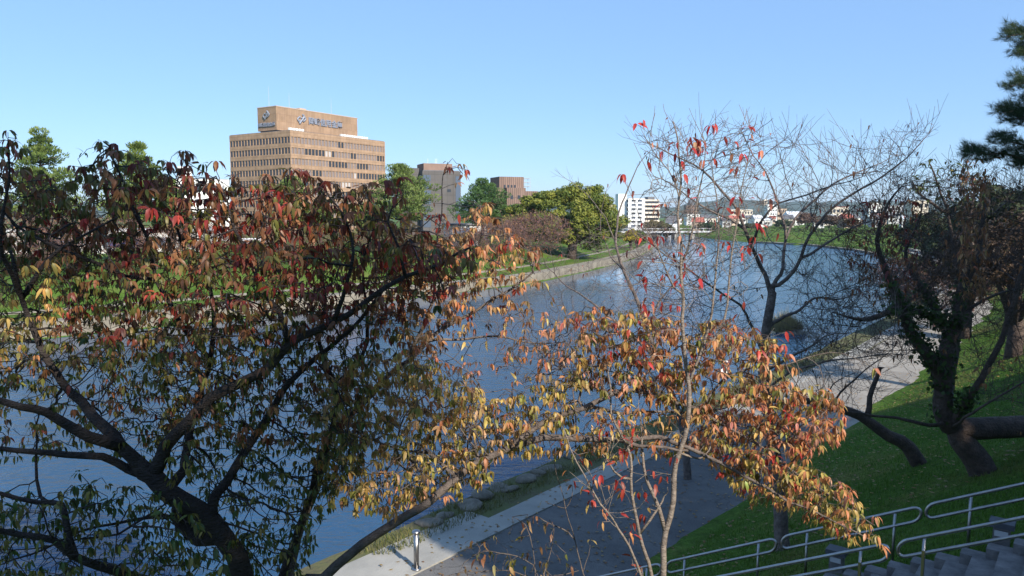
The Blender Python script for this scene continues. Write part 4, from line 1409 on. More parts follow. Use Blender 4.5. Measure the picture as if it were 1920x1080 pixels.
for i, (px, Y, ty, lab) in enumerate(fc):
    b = far_base(px, Y)
    if proto is None:
        proto = empty('far_cherry_tree', (0, 0, 0), 0, lab, 'tree', 'bare cherries on the far bank')
        sk = Skel()
        sk.limb([(0, 0, -.4), (.1, 0, .8), (0, .1, 1.6)], .15, .12, step=.3, root=True, world=True)
        for k in range(7):
            a = k * .9 + .2
            sk.limb([(0, .1, 1.6), (math.cos(a) * 1.2, math.sin(a) * 1.2, 2.7), (math.cos(a) * 2.8, math.sin(a) * 2.8, 3.7 + .4 * (k % 3)), (math.cos(a) * 4, math.sin(a) * 4, 4.2 + .5 * (k % 2))], .07, .02, step=.3, wob=.05, world=True)
        d = rng.normal(size=(1300, 3))
        d /= np.linalg.norm(d, axis=1)[:, None]
        pts = d * rng.uniform(.35, 1, (1300, 1)) ** .5 * np.array([4.6, 4.6, 2.4]) + np.array([0, 0, 4.2])
        sk.grow(pts[pts[:, 2] > 2.2], step=.3, infl=2.5, kill=.3, tip=.011, rmax=.04, from_r=.12, jit=.15, persist=.9)
        sk.twigs(1300, .4, 1.1, .04, .2, .012, 8)
        sk.mesh('trunk', M['twig_pink'], proto)
        Pq, prq, rq, kq = sk.arrays()
        sel = rng.choice(np.where(rq < .03)[0], 1500)
        V, q = quads_at(Pq[sel] + rng.normal(0, .12, (1500, 3)), rng.normal(size=(1500, 3)), rng.uniform(.06, .13, 1500), rng.uniform(.04, .08, 1500))
        kk = rng.uniform(0, 1, (1500, 1))
        npmesh('leaves', V, q, M['foliage'], proto, col=np.repeat(np.array((.22, .09, .06)) * (1 - kk) + np.array((.3, .17, .08)) * kk, 4, 0))
        o = proto
    else:
        o = copy_tree(proto)
        o['label'] = lab
    o.location = tuple(b)
    s_ = (topz(ty, Y) - b[2]) / 6.6
    o.scale = (s_ * (1.0 + .1 * (i % 3)), s_, s_)
    o.rotation_euler = (0, 0, i * 1.3)

# low shrubs along the top of the far lawn
for i, (px, Y) in enumerate(((590, 100), (640, 106), (480, 90), (380, 86), (280, 82), (60, 80), (100, 90), (910, 132), (970, 138), (790, 125), (835, 122), (880, 128), (700, 112), (760, 116), (520, 96), (1120, 160), (430, 92), (330, 88), (150, 84), (230, 86))):
    b = far_base(px, Y)
    broad_tree('shrub', b, 2.4 + .5 * (i % 3), 2.2, .1, 12, 110, .14, (.04, .07, .015), (.13, .15, .04), 'rounded green shrub at the top of the far lawn', 'shrub', 'shrubs along the far lawn', trunk_r=.08)

# wooded castle hill behind and to the right of the viewer: it shades the slope
for i, (x, y, h, rad, n_, lab) in enumerate((
        (8.2, -14.3, 17.5, 4.3, 120, 'tall evergreen oak on the hill behind the viewpoint'),
        (2.0, -14.4, 17.5, 4.4, 42, 'second evergreen oak on the hill behind the viewpoint'),
        (16.3, -3.8, 10.6, 3.9, 130, 'lower evergreen at the head of the stairs'),
        (19.8, -2.0, 12.0, 4.0, 120, 'evergreen above the stair head'),
        (25, 0.5, 12.5, 4.2, 110, 'evergreen higher on the wooded hill'),
        (28.6, 4.5, 11.0, 3.3, 80, 'small evergreen farther along the wooded hill'),
        (24.0, -8.0, 11, 4.6, 60, 'broad evergreen deep on the wooded hill'),
        (30.0, -4.0, 9, 4.4, 60, 'dense evergreen on the crest of the wooded hill'))):
    broad_tree('evergreen_oak', (x, y, g1(x, y)), h, rad, h * .2, n_, 190, .2, (.03, .055, .015), (.07, .1, .03), lab, group='evergreens on the wooded hill', sun_gaps=((at(45, 560, 4.9), .45), (at(430, 400, 5.2), .4)) if i < 2 else ())  # out-of-view oak crowns opened along sun rays to light chosen cherry leaves
for i, (px, Y, ty, rad, lab) in enumerate(((1905, 46, 330, 4.2, 'dense dark evergreen under the pine boughs at the right edge'), 
                                           (1850, 74, 385, 4.5, 'dull evergreen farther along the right bank'), (1740, 118, 392, 5, 'dusty green tree beyond the terraced shore'),
                                           (1800, 95, 400, 4.5, 'grey green tree above the terraced shore'), (1915, 31, 390, 3.0, 'dusky brown-leaved tree behind the ivy-clad tree'), (1822, 48, 415, 3.2, 'low dusky thicket tree above the sunlit path'))):
    p = at(px, 405, Y)
    b = np.array([p[0], Y, g1(p[0], Y)])
    h = max(2.5, topz(ty, Y) - b[2])
    broad_tree('dark_tree', b, h, rad, h * (.28 if 'dusky' in lab else .1), 60, 110 if 'dusky' in lab else 200, .1 if 'dusky' in lab else .2, (.05, .032, .02) if 'dusky' in lab else (.022, .038, .014), (.12, .075, .045) if 'dusky' in lab else (.06, .075, .03), lab, group='dark trees on the right bank')
for i, (px, Y, lab) in enumerate(((1830, 62, 'bare reddish cherry over the sunlit slope'), (1760, 52, 'bare cherry above the far stretch of path'), (1700, 75, 'bare cherry near the terraced shore'))):
    p = at(px, 480, Y)
    dn = float(seg_dist(np.array([p[0]]), np.array([Y]), NEAR)[0])
    b = np.array([p[0], Y, g1(p[0], Y)])
    o = copy_tree(proto)
    o['label'] = lab
    o['group'] = 'bare cherries on the right bank'
    o.location = tuple(b)
    s_ = .75
    o.scale = (s_, s_, s_)
    o.rotation_euler = (0, 0, 1 + i * 2)
# ================================================================== buildings
def facade_box(name, m, parent, L, Dp, Hh, rows, nx_, ny_, wh, pier=.35, prot=.3, z0=1.0, wm=('glass',), wfrac=None, roof=True, roofm='dark_roof', split=100, top=None, lab=None):
    """storeys of recessed windows between piers on the -y face and the -x face; returns nothing"""
    mb = MB()
    mb.box(prot, L, prot, Dp, 0, Hh - .02)                       # core
    zt = sorted(rows)
    edges = [0.0]
    for z in zt:
        edges += [z, z + wh]
    edges.append(Hh)
    for a, b_ in zip(edges[0::2], edges[1::2]):                   # spandrels
        mb.box(0, L, 0, prot, a, b_)
        mb.box(0, prot, prot, Dp, a, b_)
    wxs, wys = L / nx_, Dp / ny_
    cw = pier
    for z in zt:
        for i in range(nx_ + 1):
            x = i * wxs
            x0, x1 = max(0, x - pier / 2), min(L, x + pier / 2)
            if i in (0, nx_):
                x0, x1 = (0, cw * 1.6) if i == 0 else (L - cw * 1.6, L)
            mb.box(x0, x1, .03, prot, z, z + wh)
        for i in range(1, ny_ + 1):
            y = i * wys
            y0, y1 = y - pier / 2, min(Dp, y + pier / 2)
            mb.box(.03, prot, y0, y1, z, z + wh)
        mb.box(.03, prot, prot, prot + .02, z, z + wh)
    w = mb.build('wall', m, parent)
    if roof:
        MB().box(.3, L - .3, .3, Dp - .3, Hh + .003, Hh + .15).build('roof', M[roofm], parent)
    # panes: the topmost ones are parts, the rest one part
    wx, wy = wxs - pier, wys - pier
    protos = {}
    rest = {}
    cnt = 0
    for z in sorted(zt, reverse=True):
        for side, k_, stp, wd in (('x', nx_, wxs, wx), ('y', ny_, wys, wy)):
            run = None
            for i in range(k_):
                if run is None or rng.random() < .35:
                    run = wm[rng.choice(len(wm), p=wfrac)] if side == 'x' else wm[0]
                c = i * stp + pier / 2
                if side == 'x':
                    bx = (c, c + wd, prot - .06, prot - .01, z, z + wh)
                else:
                    bx = (prot - .06, prot - .01, c, c + wd, z, z + wh)
                if cnt < split:
                    key = (side, run)
                    if key not in protos:
                        o = MB().box(0, bx[1] - bx[0], 0, bx[3] - bx[2], 0, wh).build('window', M[run], parent)
                        protos[key] = o
                    else:
                        o = protos[key].copy()
                        COL.objects.link(o)
                        o.parent = parent
                    o.location = (bx[0], bx[2], bx[4])
                    cnt += 1
                else:
                    rest.setdefault(run, MB()).box(*bx)
    for k, mb in rest.items():
        mb.build('lower_windows', M[k], parent)['kind'] = 'stuff'


def text(name, body, size, depth, m, parent, loc, rot):
    cu = bpy.data.curves.new(name, 'FONT')
    cu.body = body
    cu.size = size
    cu.extrude = depth
    cu.align_x = 'CENTER'
    cu.align_y = 'CENTER'
    cu.offset = .02 * size
    tmp = bpy.data.objects.new(name, cu)
    COL.objects.link(tmp)
    dg = bpy.context.evaluated_depsgraph_get()
    me = bpy.data.meshes.new_from_object(tmp.evaluated_get(dg))
    bpy.data.objects.remove(tmp)
    me.materials.clear()
    me.materials.append(m)
    o = bpy.data.objects.new(name, me)
    COL.objects.link(o)
    o.parent = parent
    o.location = loc
    o.rotation_euler = rot
    return o


def emblem(parent, c, s, m, plane):
    """interlaced S-shaped emblem in a diamond"""
    mb = MB()

    def P(u, v):
        return (c[0] + u * s, c[1], c[2] + v * s) if plane == 'x' else (c[0], c[1] - u * s, c[2] + v * s)
    a = np.linspace(0, 1, 14)
    S1 = [P(.55 * math.sin(t * 4.4 + .4) * (1 - .25 * t), .75 - 1.5 * t + .12 * math.sin(t * 6)) for t in a]
    mb.tube(S1, .17 * s, 6)
    for s1 in (1, -1):
        arc = [P(s1 * (.3 + .55 * math.sin(t * math.pi)), s1 * (.62 - 1.0 * t)) for t in a]
        mb.tube(arc, .13 * s, 6)
        mb.tube([P(s1 * -.15, s1 * .12), P(s1 * .3, s1 * .3), P(s1 * .85, s1 * .25)], .1 * s, 6)
    return mb.build('emblem', m, parent)


base = np.array([-73.2, 250.0, 3.0])
rz = math.atan2(.84, .54)
bt = empty('office_tower', base, rz, 'tall tan tiled office tower with bands of windows and a lettered penthouse', 'office building')
Hm = 34.4
rows = [30.3 - 3.5 * k for k in range(9)]
facade_box('tower', M['tile'], bt, 45.8, 31.4, Hm, rows, 30, 20, 2.05, pier=.32, wm=('glass', 'blind', 'curtain'), wfrac=(.36, .54, .1))
MB().box(3, 41.5, 10, 19.7, Hm + 1.0, 43.2).build('penthouse', M['panel'], bt)
MB().box(3.6, 40.9, 10.6, 19.1, Hm + .15, Hm + .99).build('penthouse_base', M['dark_roof'], bt)
MB().box(2.9, 41.6, 9.9, 19.8, 43.21, 43.5).build('penthouse_coping', M['tan_wall'], bt)
for x in list(np.arange(.6, 7, 1.3)) + list(np.arange(24, 37, 1.25)):
    MB().box(x, x + .9, .8, 1.6, Hm + .16, Hm + .95).build('roof_unit', M['white_wall'], bt)
MB().box(15, 18, 12, 16, 43.51, 44.3).build('roof_hatch', M['tan_wall'], bt)
for x, y, h in ((5, 16, 7.2), (13, 15, 6.0), (33, 15, 7)):
    MB().tube([(x, y, 43.5), (x, y, 43.5 + h * .6), (x, y, 43.5 + h)], [.06, .045, .025], 6).build('antenna', M['grey_wall'], bt)
text('lettering', '岡崎信用金庫', 2.75, .12, M['sign'], bt, (25.2, 9.8, 39.7), (math.pi / 2, 0, 0))
emblem(bt, (13.8, 9.75, 40.1), 2.1, M['sign'], 'x')
text('lettering', '岡崎信用金庫', 1.45, .12, M['sign'], bt, (2.8, 14.9, 37.3), (math.pi / 2, 0, -math.pi / 2))
emblem(bt, (2.75, 14.9, 40.6), 1.75, M['sign'], 'y')

# dark panelled building
def px_base(px, Y, z=3.0):
    p = at(px, 405, Y)
    return np.array([p[0], Y, z])


b = px_base(793, 235)
b2 = empty('office_building', b, math.radians(22), 'dark grey panelled building with a glazed left corner', 'office building')
H2 = topz(320, 235) - 3
mb = MB()
mb.box(0, 12.5, 0, 14, 0, H2)
mb.box(-3, -.002, 4, 14, 0, H2 + 1.0)
mb.build('wall', M['panel_dark'], b2)
MB().box(1.5, 11, 4, 12, H2 + .003, H2 + 2.6).build('plant_room', M['brown_wall'], b2)
MB().box(.3, 12.2, .3, 3.7, H2 + .003, H2 + .25).build('roof', M['dark_roof'], b2)
for k in range(7):
    z = H2 - 3.2 - k * 2.4
    MB().box(.25, 2.6, -.07, -.002, z, z + 1.9).build('window', M['glass_blue'], b2)
    MB().box(-.07, -.002, .4, 3.4, z, z + 1.9).build('window', M['glass_blue'], b2)
MB().box(10.8, 12.3, -.06, -.002, 2, H2 - 1.5).build('glazed_strip', M['glass_blue'], b2)
MB().box(8, 9.2, -.06, -.002, H2 - 6.5, H2 - 5.6).build('window', M['glass'], b2)
for x in (4, 6.5, 7):
    MB().tube([(x, 8, H2 + 2.6), (x, 8, H2 + 4.4)], .05, 5).build('antenna', M['white_wall'], b2)

# brown ribbed building
b = px_base(936, 240)
b3 = empty('office_building', b, math.radians(20), 'brown vertically ribbed building with a square stair tower and roof mast', 'office building')
H3 = topz(331, 240) - 3
MB().box(0, 8.4, 0, 9, 0, H3).build('stair_tower', M['panel_brown'], b3)
H3b = topz(352, 240) - 3
MB().box(8.402, 13, -1, 9, 0, H3b - 1).build('wall', M['panel_brown'], b3)
MB().box(-1.2, -.002, -.6, 8, 0, H3b).build('wall', M['brown_wall'], b3)
MB().box(2, 8.402, -1.8, -.002, 0, H3b).build('wall', M['panel_brown'], b3)
for i in range(4):
    MB().box(1.6 + i * 1.15, 2.2 + i * 1.15, -.06, -.002, H3 - 4, H3 - 2.6).build('window', M['glass'], b3)
for k in range(5):
    for x in (3.2, 5.6):
        MB().box(x, x + .9, -1.87, -1.802, H3b - 3.6 - k * 3, H3b - 2.4 - k * 3).build('window', M['glass'], b3)
    MB().box(9.5, 10.6, -1.07, -1.002, H3b - 5 - k * 3, H3b - 2.8 - k * 3).build('window', M['glass'], b3)
mb = MB()
for x, y in ((9, 1), (11, 1), (9, 3), (11, 3)):
    mb.tube([(x, y, H3b - 1), (x, y, H3b + 3.2)], .06, 5)
for z in (.6, 1.8, 3.1):
    mb.box(8.8, 11.2, .9, 3.1, H3b + z, H3b + z + .1)
mb.build('roof_mast', M['grey_wall'], b3)

# white office left of the tower
b = px_base(330, 175)
b4 = empty('office_building', b, math.radians(28), 'white office block with a stair tower left of the tan tower', 'office building')
H4 = topz(335, 175) - 3
facade_box('w', M['white_wall'], b4, 12, 8, H4, [H4 - 3 - 3.2 * k for k in range(4)], 6, 3, 1.5, pier=.8, prot=.2, wm=('glass_blue', 'glass'), wfrac=(.5, .5))
MB().box(1, 4, 3, 6, H4 + .16, H4 + 3).build('stair_tower', M['white_wall'], b4)
MB().box(1.2, 2, 2.93, 2.998, H4 + .8, H4 + 1.8).build('window', M['glass'], b4)

# apartments by the bridge
b = px_base(1178, 420)
b5 = empty('apartment_block', b, math.radians(8), 'white eight-storey apartment block right of the camphor', 'apartment building')
H5 = topz(372, 420) - 3
facade_box('a', M['white_wall'], b5, 9.6, 9, H5, [H5 - 2.2 - 2.35 * k for k in range(8)], 2, 2, 1.5, pier=1.1, prot=.5, wm=('glass_blue', 'glass'), wfrac=(.6, .4))
mb = MB()
for k in range(8):
    for x in (.55, 5.35):
        mb.box(x, x + 3.7, -.12, -.002, H5 - 2.2 - 2.35 * k, H5 - 1.75 - 2.35 * k)
mb.build('balcony_rails', M['grey_wall'], b5)
MB().box(-5, -.002, 3, 9, 0, H5 + 2.6).build('stair_tower', M['white_wall'], b5)
b = px_base(1209, 424)
b6 = empty('apartment_block', b, math.radians(12), 'cream apartment block with long balconies next to the white one', 'apartment building')
H6 = topz(374, 424) - 3
MB().box(0, 9, 1.2, 10, 0, H6).build('wall', M['cream_wall'], b6)
for k in range(8):
    z = H6 - 2.4 - k * 2.35
    MB().box(.2, 8.8, 1.15, 1.197, z, z + 1.5).build('window', M['glass'], b6)
    MB().box(-.1, 9.1, 0, 1.1, z - .85, z + .2).build('balcony', M['cream_wall'], b6)
MB().box(3, 7, 3, 8, H6 + .003, H6 + 1.6).build('roof_tank', M['dark_roof'], b6)


# town houses across the river: walls, roof, window row
def house(px0, px1, ty, by, Y, wm_, rm, label, gable=False, group=None, yaw=0, nwin=3, floors=2, cat='house'):
    p0, p1 = at(px0, 405, Y), at(px1, 405, Y)
    wd = p1[0] - p0[0]
    zb = g1(p0[0], Y)
    h = topz(ty, Y) - zb
    dp = max(6.0, min(wd, 14))
    t = empty('house' if cat == 'house' else 'building', (p0[0], Y, zb - .1), yaw, label, cat, group)
    hw = h * (.68 if gable else 1)
    MB().box(0, wd, 0, dp, 0, hw).build('wall', M[wm_], t)
    if gable:
        V = [(-.3, -.4, hw + .01), (wd + .3, -.4, hw + .01), (wd + .3, dp + .4, hw + .01), (-.3, dp + .4, hw + .01), (wd * .02, dp / 2, h), (wd * .98, dp / 2, h)]
        npmesh('roof', V, [np.array([(0, 1, 5, 4), (2, 3, 4, 5), (3, 2, 1, 0)]), np.array([(1, 2, 5), (3, 0, 4)])], M[rm], t, local=True)
    else:
        MB().box(-.15, wd + .15, -.15, dp + .15, hw + .003, hw + .35).build('roof', M[rm], t)
    for f in range(floors):
        z = hw * (f + .35) / floors
        for i in range(nwin):
            x = wd * (i + .22) / nwin
            MB().box(x, x + wd * .56 / nwin, -.06, -.002, z, z + hw * .36 / floors).build('window', M['glass'], t)
    return t


house(1287, 1309, 385, 440, 600, 'brown_wall', 'dark_roof', 'dark brown tower block with a domed roof turret', cat='tower block', nwin=5, floors=6)
o = [c for c in bpy.data.objects if c.get('label') == 'dark brown tower block with a domed roof turret'][0]
zz = 405 - 385
hb = topz(378, 600) - 3
a_ = np.linspace(0, 1, 9)
prof = [(2.2 * math.cos(t * 1.5) + .05, hb + 2.2 * math.sin(t * 1.5)) for t in a_]
mb = MB().tube([(4.7, 5, hb - 3)] + [(4.7, 5, z) for r_, z in prof] + [(4.7, 5, hb + 4.2)], [2.3] + [r_ for r_, z in prof] + [.05], 12)
mb.build('turret', M['dark_roof'], o)
house(1288, 1312, 402, 430, 480, 'white_wall', 'pale_roof', 'white five-storey block below the dark domed tower', cat='apartment building', nwin=3, floors=5)
house(1370, 1411, 393, 405, 700, 'cream_wall', 'pale_roof', 'long cream building with a flat roof under the hills', cat='building', nwin=8, floors=2)
house(1432, 1438, 374, 400, 620, 'cream_wall', 'pale_roof', 'slim pale tower with a cap roof', cat='tower block', nwin=1, floors=6)
house(1439, 1457, 384, 408, 610, 'white_wall', 'pale_roof', 'white block right of the slim pale tower', cat='apartment building', nwin=4, floors=5)
house(1458, 1475, 391, 408, 640, 'tan_wall', 'dark_roof', 'brownish block right of the white block', cat='building', nwin=4, floors=3)
house(1412, 1445, 407, 420, 430, 'white_wall', 'pale_roof', 'long white shed with a pale roof behind the levee', gable=True, cat='building', nwin=6, floors=1)
house(1478, 1508, 396, 412, 520, 'white_wall', 'pale_roof', 'white hall with a sloping grey roof', gable=True, cat='building', nwin=4, floors=1)
house(1629, 1653, 381, 402, 520, 'white_wall', 'white_wall', 'plain white cube building near the right end of town', cat='building', nwin=2, floors=1)
house(1655, 1692, 386, 402, 560, 'grey_wall', 'pale_roof', 'wide grey hall right of the plain white cube', cat='building', nwin=6, floors=1)
house(1712, 1740, 376, 400, 300, 'cream_wall', 'pale_roof', 'cream block among the trees of the right bank', cat='building', nwin=3, floors=3)
house(1140, 1172, 384, 430, 520, 'tan_wall', 'dark_roof', 'tan block peeping over the camphor', cat='apartment building', nwin=5, floors=5)
house(1560, 1590, 388, 410, 600, 'cream_wall', 'red_roof', 'cream block with a red roof among the levee trees', cat='building', nwin=4, floors=2)
wallk = ('white_wall', 'cream_wall', 'white_wall', 'grey_wall', 'tan_wall')
roofk = ('dark_roof', 'pale_roof', 'red_roof', 'dark_roof', 'dark_roof')
names_w = {'white_wall': 'white', 'cream_wall': 'cream', 'grey_wall': 'grey', 'tan_wall': 'tan'}
names_r = {'dark_roof': 'dark', 'pale_roof': 'pale', 'red_roof': 'reddish'}
for i in range(34):
    px = 1245 + i * 14 + rng.uniform(-4, 4)
    Y = (380, 470, 560, 650)[i % 4] + rng.uniform(-20, 20)
    w_, r_ = wallk[i % 5], roofk[(i * 3) % 5]
    wp = rng.uniform(13, 22) * 420 / Y
    ty = 405 - (rng.uniform(4.6, 8.0) - 6.2) / Y * 1400
    house(px, px + wp, ty, 0, Y, w_, r_, f'small {names_w[w_]} house with {names_r[r_]} gable roof in the far town', True, f'small {names_w[w_]} {names_r[r_]}-roofed houses of the far town', rng.uniform(-.3, .3), 2, 1)

# sign board with red top
p = at(1414, 405, 425)
t = empty('billboard', (p[0], 425, 3), 0, 'low red billboard above the white shed', 'sign')
MB().box(0, 4, 0, .4, 2.2, 4.2).build('board', M['red_roof'], t)
MB().tube([(.6, .2, -.2), (.6, .2, 2.2)], .1, 5).build('post', M['grey_wall'], t)
MB().tube([(3.4, .2, -.2), (3.4, .2, 2.2)], .1, 5).build('post', M['grey_wall'], t)

# low bridge
p0, p1 = at(1165, 405, 290), at(1335, 405, 300)
t = empty('bridge', (p0[0], p0[1], 3.0), math.atan2(p1[1] - p0[1], p1[0] - p0[0]), 'low white girder bridge crossing at the far bend', 'bridge')
Lb = math.hypot(p1[0] - p0[0], p1[1] - p0[1])
MB().box(0, Lb, 0, 5, -.35, .2).build('deck', M['grey_wall'], t)
mb = MB()
for s_ in (0.1, 4.9):
    mb.box(0, Lb, s_ - .05, s_ + .05, 1.15, 1.25)
    for x in np.arange(.5, Lb, 2.5):
        mb.box(x, x + .08, s_ - .04, s_ + .04, .25, 1.15)
mb.build('railing', M['grey_wall'], t)
for x in np.linspace(8, Lb - 8, 4):
    MB().box(x, x + 1.2, 1, 4, -5, -.602).build('pier', M['concrete'], t)

# far bank, left: long hall, tents
p = at(-20, 405, 118)
t = empty('building', (p[0], 118, 3.1), .12, 'long low white hall behind the left bare cherries', 'building')
MB().box(0, 32, 0, 8, 0, 3.6).build('wall', M['white_wall'], t)
MB().box(-.3, 32.3, -.3, 8.3, 3.603, 4.0).build('roof', M['pale_roof'], t)
for i in range(8):
    MB().box(1 + i * 3.9, 3.2 + i * 3.9, -.06, -.002, 1, 2.6).build('window', M['glass_blue'], t)
def tent(px, Y, m_, w_, h_, lab):
    b = far_base(px, Y)
    t = empty('market_tent', b, .2, lab, 'tent', 'tents on the far bank')
    V = [(-w_, -1.6, h_), (w_, -1.6, h_), (w_, 1.6, h_), (-w_, 1.6, h_), (-w_ * .9, 0, h_ + .8), (w_ * .9, 0, h_ + .8), (-w_, -1.6, h_ - .3), (w_, -1.6, h_ - .3)]
    npmesh('canopy', V, [np.array([(0, 1, 5, 4), (2, 3, 4, 5), (6, 7, 1, 0)]), np.array([(1, 2, 5), (3, 0, 4)])], M[m_], t, local=True)
    for sx in (-1, 1):
        for sy in (-1.5, 1.5):
            MB().tube([(sx * w_ * .96, sy, -.1), (sx * w_ * .96, sy, h_ - .01)], .04, 5).build('leg', M['steel'], t)
tent(245, 100, 'blue_cloth', 2.3, 2.2, 'blue roofed tent on the far bank')
tent(205, 104, 'white_cloth', 2.2, 2.6, 'white tent left of the blue tent')
tent(150, 102, 'white_cloth', 2.4, 2.0, 'wide white tent farthest left')
tent(480, 102, 'white_cloth', 2.2, 2.2, 'white tent below the tan office tower')
tent(870, 145, 'white_cloth', 2.6, 2.8, 'white tent under the dark pine')
# low wall and roofs behind the lawn
p = at(845, 405, 150)
t = empty('building', (p[0], 150, 3.1), .3, 'low white building showing below the dark pine', 'building')
MB().box(0, 8, 0, 7, 0, 4.2).build('wall', M['white_wall'], t)
MB().box(-.3, 8.3, -.3, 7.3, 4.203, 4.6).build('roof', M['dark_roof'], t)
for i in range(2):
    MB().box(1 + i * 3.6, 3 + i * 3.6, -.06, -.002, 1.2, 3).build('window', M['glass'], t)

# ================================================================== stairs, handrails, fittings
PA0, PB0 = np.array([2.75, 13.3]), np.array([6.9, 10.0])
sdir = (PB0 - PA0) / np.linalg.norm(PB0 - PA0)
sper = np.array([sdir[1], -sdir[0]])
if sper[1] > 0:
    sper = -sper
SWD = 1.55
slope = .51
zA0 = 1.9


def sp_(s, off, h):
    p = PA0 + sdir * s + sper * off
    return np.array([p[0], p[1], zA0 + slope * s + h])


def s_at(px, off, h):
    lo, hi = -6., 12.
    for _ in range(50):
        m_ = (lo + hi) / 2
        if proj(sp_(m_, off, h))[0] < px:
            lo = m_
        else:
            hi = m_
    return lo


t = empty('stone_steps', sp_(0, 0, 0), 0, 'grey stone steps descending the grass slope', 'stairs')
run = .31
mb = MB()
for k in range(-4, 24):
    s = k * run
    c = sp_(s + run / 2, SWD / 2 + .52, 0)[:2] - ORG[t.name][:2]
    ztop = zA0 + slope * s + .16 - ORG[t.name][2]
    mb.obox(c, sdir, sper, run / 2 + .012, SWD / 2 - .02, ztop - .6, ztop)
mb.build('step_treads', M['step'], t)
for off in (.42, SWD + .65):
    mb = MB()
    pts = [sp_(s, off, .15) - ORG[t.name] for s in np.arange(-1.2, 7.4, .3)]
    for a, b_ in zip(pts[:-1], pts[1:]):
        mb.obox((a[:2] + b_[:2]) / 2, sdir, sper, .15, .12, a[2] - .5, a[2] + .08)
    mb.build('side_kerb', M['step'], t)


def handrail(s0, s1, off, label, posts, tape=None, hh=.88):
    t = empty('handrail', sp_((s0 + s1) / 2, off, 0), 0, label, 'handrail', 'steel handrails of the stone steps')
    rr = .11
    pts = []
    for s in np.linspace(s0 + rr, s1 - rr, 12):
        pts.append(sp_(s, off, hh))
    for a in np.linspace(90, -90, 9)[1:-1]:
        a = math.radians(a)
        pts.append(sp_(s1 - rr + rr * math.cos(a), off, hh - .11 + .11 * math.sin(a)))
    for s in np.linspace(s1 - rr, s0 + rr, 12):
        pts.append(sp_(s, off, hh - .22))
    for a in np.linspace(-90, -270, 9)[1:-1]:
        a = math.radians(a)
        pts.append(sp_(s0 + rr + rr * math.cos(a), off, hh - .11 + .11 * math.sin(a)))
    pts.append(pts[0])
    MB().tube(np.array(pts) - ORG[t.name], .024, 8, cap=False).build('rail', M['steel'], t, True)
    for s in posts:
        b = sp_(s, off, -.05)
        e_ = sp_(s, off, hh - .02)
        mb = MB().tube(np.array([b, e_]) - ORG[t.name], .022, 8)
        mb.tube(np.array([b + (0, 0, .09), b + (0, 0, .13)]) - ORG[t.name], .05, 10)
        mb.build('post', M['steel'], t, True)
    if tape is not None:
        b = sp_(tape, off + .03, .2)
        MB().obox(b[:2] - ORG[t.name][:2], sdir, sper, .016, .01, b[2] - ORG[t.name][2], b[2] + .5 - ORG[t.name][2]).build('yellow_strip', M['yellow'], t)
    return t


hA = s_at(1250, 0, .88), s_at(1456, 0, .88)
hB = s_at(1466, 0, .88), s_at(1728, 0, .88)
hC = s_at(1737, 0, .88), s_at(2060, 0, .88)
hD = s_at(1684, SWD, .88), s_at(2080, SWD, .88)
hE = s_at(1130, SWD, .88), s_at(1668, SWD, .88)
hZ = s_at(1060, 0, .88), s_at(1240, 0, .88)
handrail(*hA, 0, 'lowest far-side steel handrail, beside the bare cherry trunk', [hA[0] + .35, hA[1] - .3])
handrail(*hB, 0, 'middle far-side steel handrail behind the orange leaf tips', [hB[0] + .4, hB[1] - .35])
handrail(*hC, 0, 'highest far-side steel handrail running out at the right edge', [hC[0] + .55, hC[1] - .4])
handrail(*hD, SWD, 'near-side steel handrail with yellow strip running out at the lower right corner', [hD[0] + .3, hD[1] - .5], tape=hD[0] + .3)
handrail(*hE, SWD, 'near-side steel handrail with yellow strip along the bottom edge', [hE[1] - .35, hE[0] + .5], tape=hE[1] - .35)
handrail(*hZ, 0, 'handrail stub at the foot of the steps by the path', [hZ[0] + .4, hZ[1] - .3])

for px, py, lab in ((1876, 1035, 'small grey light box beside the upper steps'), (1568, 1078, 'small grey light box beside the middle steps')):
    b = hit(px, py)
    t = empty('step_light', b, math.atan2(sdir[1], sdir[0]), lab, 'lamp', 'light boxes beside the steps')
    MB().box(-.1, .1, -.08, .08, -.1, .34).build('body', M['step'], t)
    MB().box(-.15, .15, -.12, .12, .342, .42).build('cap', M['dark_metal'], t)
    MB().box(-.08, .08, -.095, -.082, .22, .3).build('lens', M['grey_wall'], t)

# bollard
b = hit(781, 1072)
b[2] = 1.25
t = empty('bollard', b, 0, 'slim steel bollard with round cap on the path edge', 'bollard')
MB().tube([(0, 0, 0), (0, 0, .82)], .06, 12).build('post', M['steel'], t, True)
MB().tube([(0, 0, .821), (0, 0, .85), (0, 0, .9), (0, 0, .92)], [.062, .1, .09, .03], 14).build('cap', M['steel'], t, True)
MB().tube([(0, 0, .0), (0, 0, .03)], .11, 12).build('foot_plate', M['steel'], t, True)

# rocks along the near waterline
def rock(loc, s, label, group=None):
    import bmesh
    bm = bmesh.new()
    bmesh.ops.create_icosphere(bm, subdivisions=3, radius=1)
    k = rng.normal(size=(7, 3)) * 1.3
    ph = rng.uniform(0, 6, 7)
    for v in bm.verts:
        d = sum(math.sin(float(np.dot(k[i], v.co)) + ph[i]) for i in range(7)) * .12
        v.co *= 1 + d
        v.co = Vector((v.co.x * s[0], v.co.y * s[1], max(v.co.z, -.6) * s[2]))
    me = bpy.data.meshes.new('rock')
    bm.to_mesh(me)
    bm.free()
    me.materials.append(M['stone'])
    for p in me.polygons:
        p.use_smooth = True
    o = bpy.data.objects.new('rock', me)
    COL.objects.link(o)
    o.location = loc
    o.rotation_euler = (0, 0, rng.uniform(0, 6))
    return tag(o, label, 'rock', group)


